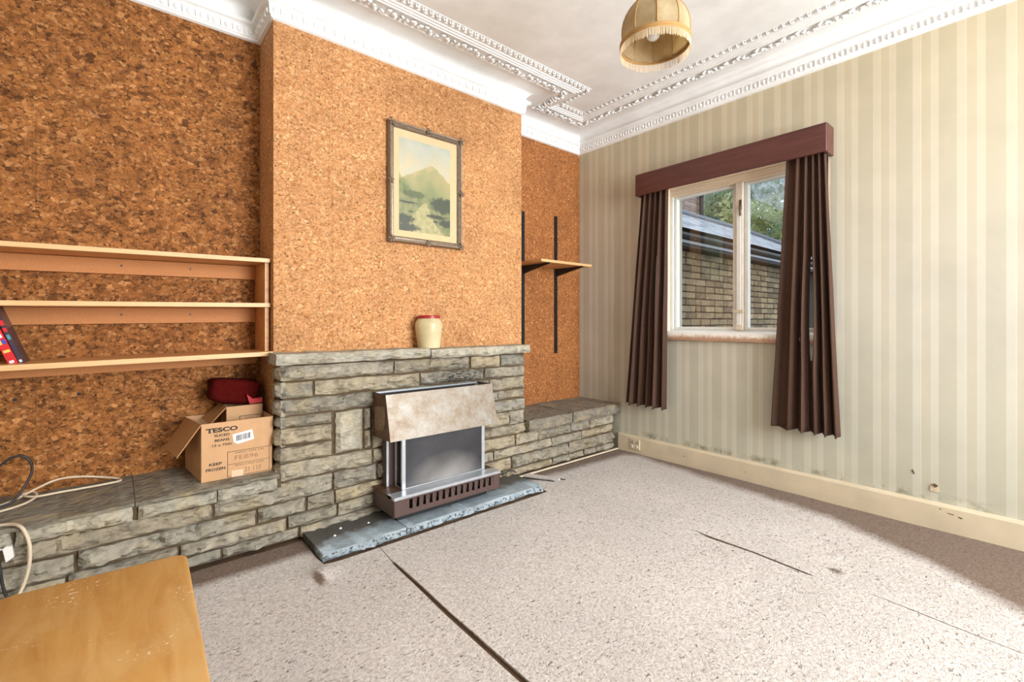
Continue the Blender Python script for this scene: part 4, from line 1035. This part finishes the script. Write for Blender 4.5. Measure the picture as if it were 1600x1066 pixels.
# ================================================================== OUTSIDE
yard = tag(MB().box((.3, -8, -.35), (30, 25, -.30)).build('ground', plain('yard_ground', rgb(96,100,84), .95, var=.3, sc=3)), 'damp paved yard outside the window', 'ground', kind='structure')
m_brick = None
def brick_mat(name, cols):
    t = NT(name); p = t.pos(); c = t.ramp(t.rand(), [(i/(len(cols)-1), q) for i, q in enumerate(cols)])
    n = t.noise(p, 26, 5, .65); c = t.mix(1.0, c, t.ramp(n, [(.3, .62), (.6, 1.08)]), 'MULTIPLY')
    t.set(Base_Color=c, Roughness=.9); t.bump(n, .5, .008); return t.m
m_stock = brick_mat('london_stock_brick', [rgb(146,124,96), rgb(166,144,112), rgb(120,102,80), rgb(178,156,122), rgb(136,116,90)])
m_housebrick = brick_mat('house_brick', [rgb(168,142,132), rgb(140,118,112), rgb(186,160,146)])
m_jointd = plain('dark_joint', rgb(62,52,42), .95, var=.3); m_jointl = plain('pale_joint', rgb(206,198,190), .95)
def brick_mesh(w, h, d, seed, mat):
    bm = bmesh.new(); bmesh.ops.create_cube(bm, size=1)
    for v in bm.verts: v.co = Vector((v.co.x*w+w/2, v.co.y*d, v.co.z*h+h/2))
    bmesh.ops.bevel(bm, geom=bm.edges[:], offset=.005, segments=1, affect='EDGES')
    for v in bm.verts: v.co += Vector([noise.noise(v.co*30+Vector((seed, i*7, 0)))*.006 for i in range(3)])
    return MB().frombm(bm).mesh('brick', mat)
ob = thing('brick_outbuilding', 'yellow-brown stock brick outbuilding with slate roof close outside the window', 'outbuilding', (3.2, .4, -.3))
OY = -.10
MB().box((.32, OY+.012, -.3), (6.3, OY+1.9, 1.93)).build('wall_core', m_jointd, ob)
st_m = [brick_mesh(.213, .064, .09, s, m_stock) for s in range(4)]; hd_m = [brick_mesh(.101, .064, .09, 9+s, m_stock) for s in range(3)]
z = .70; row = 0; rr = random.Random(11)
while z < 1.84:
    x = 1.0+(0 if row % 2 else .11); i = 0
    while x < 5.2:
        header = rr.random() < (.45 if row % 2 else .2)
        me = rr.choice(hd_m if header else st_m)
        inst('brick', me, ob, (x, OY+.045+rr.uniform(-.004, .004), z)); x += (.101 if header else .213)+.012
    z += .076; row += 1
MB().box((.33, OY-.14, 1.84), (6.4, OY+.02, 2.00)).build('fascia', m_black, ob)
gp = []
for k in range(9):
    a = pi+pi*k/8; gp.append((OY-.20+.065*cos(a), 1.945+.065*sin(a)))
gp += [(y*1+.0, z+.0) for y, z in [(OY-.20+.058*cos(pi+pi*k/8), 1.945+.058*sin(pi+pi*k/8)) for k in range(8, -1, -1)]]
MB().prism([(.33, y, z) for y, z in gp], (6.07, 0, 0)).build('gutter', m_black, ob)
MB().box((.33, OY-.272, 1.835), (6.4, OY-.255, 1.862)).build('gutter_rim', plain('lead_grey', rgb(120,124,132), .5), ob)
# slate roof: overlapping rows of slates on a real slope, hipped at the far end
E0 = Vector((0, OY-.24, 1.985)); RISE, RUN = .56, .98
nrow = 9; sm_ = MB(); rr = random.Random(4)
for r in range(nrow):
    t0 = r/nrow; y0, z0 = E0.y+RUN*t0, E0.z+RISE*t0; x = .33+(.13 if r % 2 else 0); xend = 6.4-1.5*t0
    while x < xend:
        w = .25; dz = rr.uniform(0, .004); L = 1.0/nrow*1.25
        sm_.prism([(x, y0, z0+.018+dz), (x+w-.006, y0, z0+.018+dz), (x+w-.006, y0+RUN*L, z0+RISE*L+.008), (x, y0+RUN*L, z0+RISE*L+.008)], (0, 0, -.007)); x += w
t = NT('wet_slate'); n = t.noise(t.pos(), 6, 4)
t.set(Base_Color=t.ramp(n, [(.3, rgb(140,142,150)), (.7, rgb(192,194,202))]), Roughness=.35)
tag(sm_.build('slates', t.m, ob), kind='stuff')
MB().prism([(.33, E0.y, E0.z), (.33, E0.y+RUN, E0.z+RISE), (.33, E0.y+RUN*2, E0.z)], (5.9, 0, 0)).build('roof_core', m_black, ob)
MB().tube([(.33, E0.y+RUN, E0.z+RISE+.02), (4.85, E0.y+RUN, E0.z+RISE+.02), (6.4, E0.y, E0.z+.03)], .055, 8).build('ridge_tiles', plain('ridge_lead', rgb(96,98,106), .5), ob)

# tall house
th_ = thing('tall_house', 'tall dark brick house with black downpipe behind the outbuilding', 'house', (6, 4.5, -.3))
HY, HX1 = 3.5, 8.8
MB().box((2.5, HY+.012, -.3), (HX1, HY+3, 7)).build('wall_core', m_jointl, th_)
hb = [brick_mesh(.213, .064, .09, 20+s, m_housebrick) for s in range(3)]
z = 3.2; row = 0
while z < 4.75:
    x = 7.0+(.11 if row % 2 else 0)
    while x < HX1-.1: inst('brick', rr.choice(hb), th_, (x, HY+.045, z)); x += .225
    z += .076; row += 1
MB().tube([(HX1-.03, HY-.10, -.3), (HX1-.03, HY-.10, 7)], .055, 10).build('downpipe', m_black, th_)
MB().box((2.3, HY-.3, 7.0), (HX1+.3, HY+3.2, 7.15)).build('roof', m_black, th_)

# trees
def tree(loc, crown, rad, n, cols, label, seed, leaf=.16):
    tr = thing('tree', label, 'tree', loc, 'trees beyond the outbuilding')
    rr = random.Random(seed); L = Vector(loc); mb = MB()
    tops = [L+Vector((rr.uniform(-.4, .4)*rad[0], rr.uniform(-.4, .4)*rad[1], crown+rr.uniform(-.3, .5)*rad[2])) for _ in range(7)]
    for tp in tops: mb.tube([L, L+Vector((0, 0, crown*.45)), L.lerp(tp, .7)+Vector((0, 0, .2)), tp], [.14, .11, .06, .02], 6)
    mb.build('trunk', plain('bark', rgb(82,68,52), .9), tr)
    t = NT('foliage_'+str(seed)); g = t.noise(t.pos(), 3.5, 4, .7)
    t.set(Base_Color=t.ramp(g, [(.3, cols[0]), (.5, cols[1]), (.7, cols[2])]), Roughness=.55)
    tl = t.n('ShaderNodeBsdfTranslucent', {0: cols[2]}); t.t.links.new(t.n('ShaderNodeMixShader', {0: .3, 1: t.b.outputs[0], 2: tl.outputs[0]}).outputs[0], t.out.inputs[0])
    fo = MB(); cl = []
    for _ in range(46):
        while True:
            p = Vector((rr.uniform(-1, 1), rr.uniform(-1, 1), rr.uniform(-1, 1)))
            if .35 < p.length < 1: break
        cl.append((L+Vector((p.x*rad[0], p.y*rad[1], crown+p.z*rad[2])), rr.uniform(.16, .34)*min(rad)))
    for i in range(n):
        c_, r_ = cl[i % len(cl)]
        d = Vector((rr.gauss(0, 1), rr.gauss(0, 1), rr.gauss(0, 1))).normalized(); p = c_+d*r_*rr.uniform(.7, 1.1)
        a = Vector((rr.gauss(0, 1), rr.gauss(0, 1), rr.gauss(0, .6))).normalized(); b = a.cross(d).normalized(); s = leaf*rr.uniform(.6, 1.2)
        fo.add([p-a*s, p+b*s*.45+d*s*.15, p+a*s, p-b*s*.45+d*s*.15], [(0, 1, 2, 3)])
    tag(fo.build('foliage', t.m, tr, fixn=False), kind='stuff')
tree((11.5, 3.0, -.3), 3.3, (1.6, 1.6, 1.7), 7000, [rgb(104,118,76), rgb(158,170,116), rgb(206,212,164)], 'light yellow-green bushy tree next to the tall house', 1, .10)  # leaves of a light yellow-green colour
tree((19.5, 7.5, -.3), 8.0, (4.6, 4.0, 4.6), 9000, [rgb(84,106,98), rgb(134,154,144), rgb(196,206,200)], 'tall pale grey-green tree rising behind the others', 2, .22)
tree((13.5, .9, -.3), 4.1, (3.0, 2.4, 3.4), 11000, [rgb(30,44,34), rgb(66,88,68), rgb(136,154,124)], 'dark green dense tree beyond the end of the outbuilding', 3, .13)
tree((15.0, 4.6, -.3), 4.0, (2.4, 2.4, 3.2), 8000, [rgb(66,86,62), rgb(106,128,96), rgb(166,182,146)], 'mid green tree between the yellow-green and dark trees', 4, .13)
# thin see-through sheet with pale streaks, outside the right pane
t = NT('streaky_film'); f_ = t.ramp(t.noise(t.map(t.pos(), (1, 9, 3), rot=(.8, 0, 0)), 4, 4, .6), [(.42, .08), (.7, .7)])
mx = t.n('ShaderNodeMixShader', {0: f_, 1: t.n('ShaderNodeBsdfTransparent').outputs[0], 2: t.b.outputs[0]}); t.set(Base_Color=rgb(226,236,244), Roughness=.2); t.t.links.new(mx.outputs[0], t.out.inputs[0])
ps = thing('streaky_sheet', 'crumpled see-through sheet with pale streaks outside the upper right pane', 'plastic sheet', (1.0, -1.35, 2.0))
NPL = 14; pv = []; pf = []
for j in range(NPL+1):
    for i in range(NPL+1):
        u, v = i/NPL, j/NPL; y = -1.00-.62*u-.10*v; z = 2.42-.72*v*(.45+.55*u)
        pv.append((1.0+.03*noise.noise(Vector((u*5, v*5, 2))), y, z))
nn = len(pv); pv += [(x+.002, y, z) for x, y, z in pv]
for L in (0, nn):
    for j in range(NPL):
        for i in range(NPL): a = L+j*(NPL+1)+i; pf.append((a, a+1, a+NPL+2, a+NPL+1))
MB().add(pv, pf).build('film', t.m, ps, smooth=True, fixn=False)
MB().tube([(1.0, -.96, 2.425), (1.0, -1.66, 2.425)], .006, 6).build('line', m_cablew, ps)
for y in (-.96, -1.66): MB().tube([(1.0, y, 2.425), (1.0, y, -.3)], .02, 8).build('post', m_brown, ps)
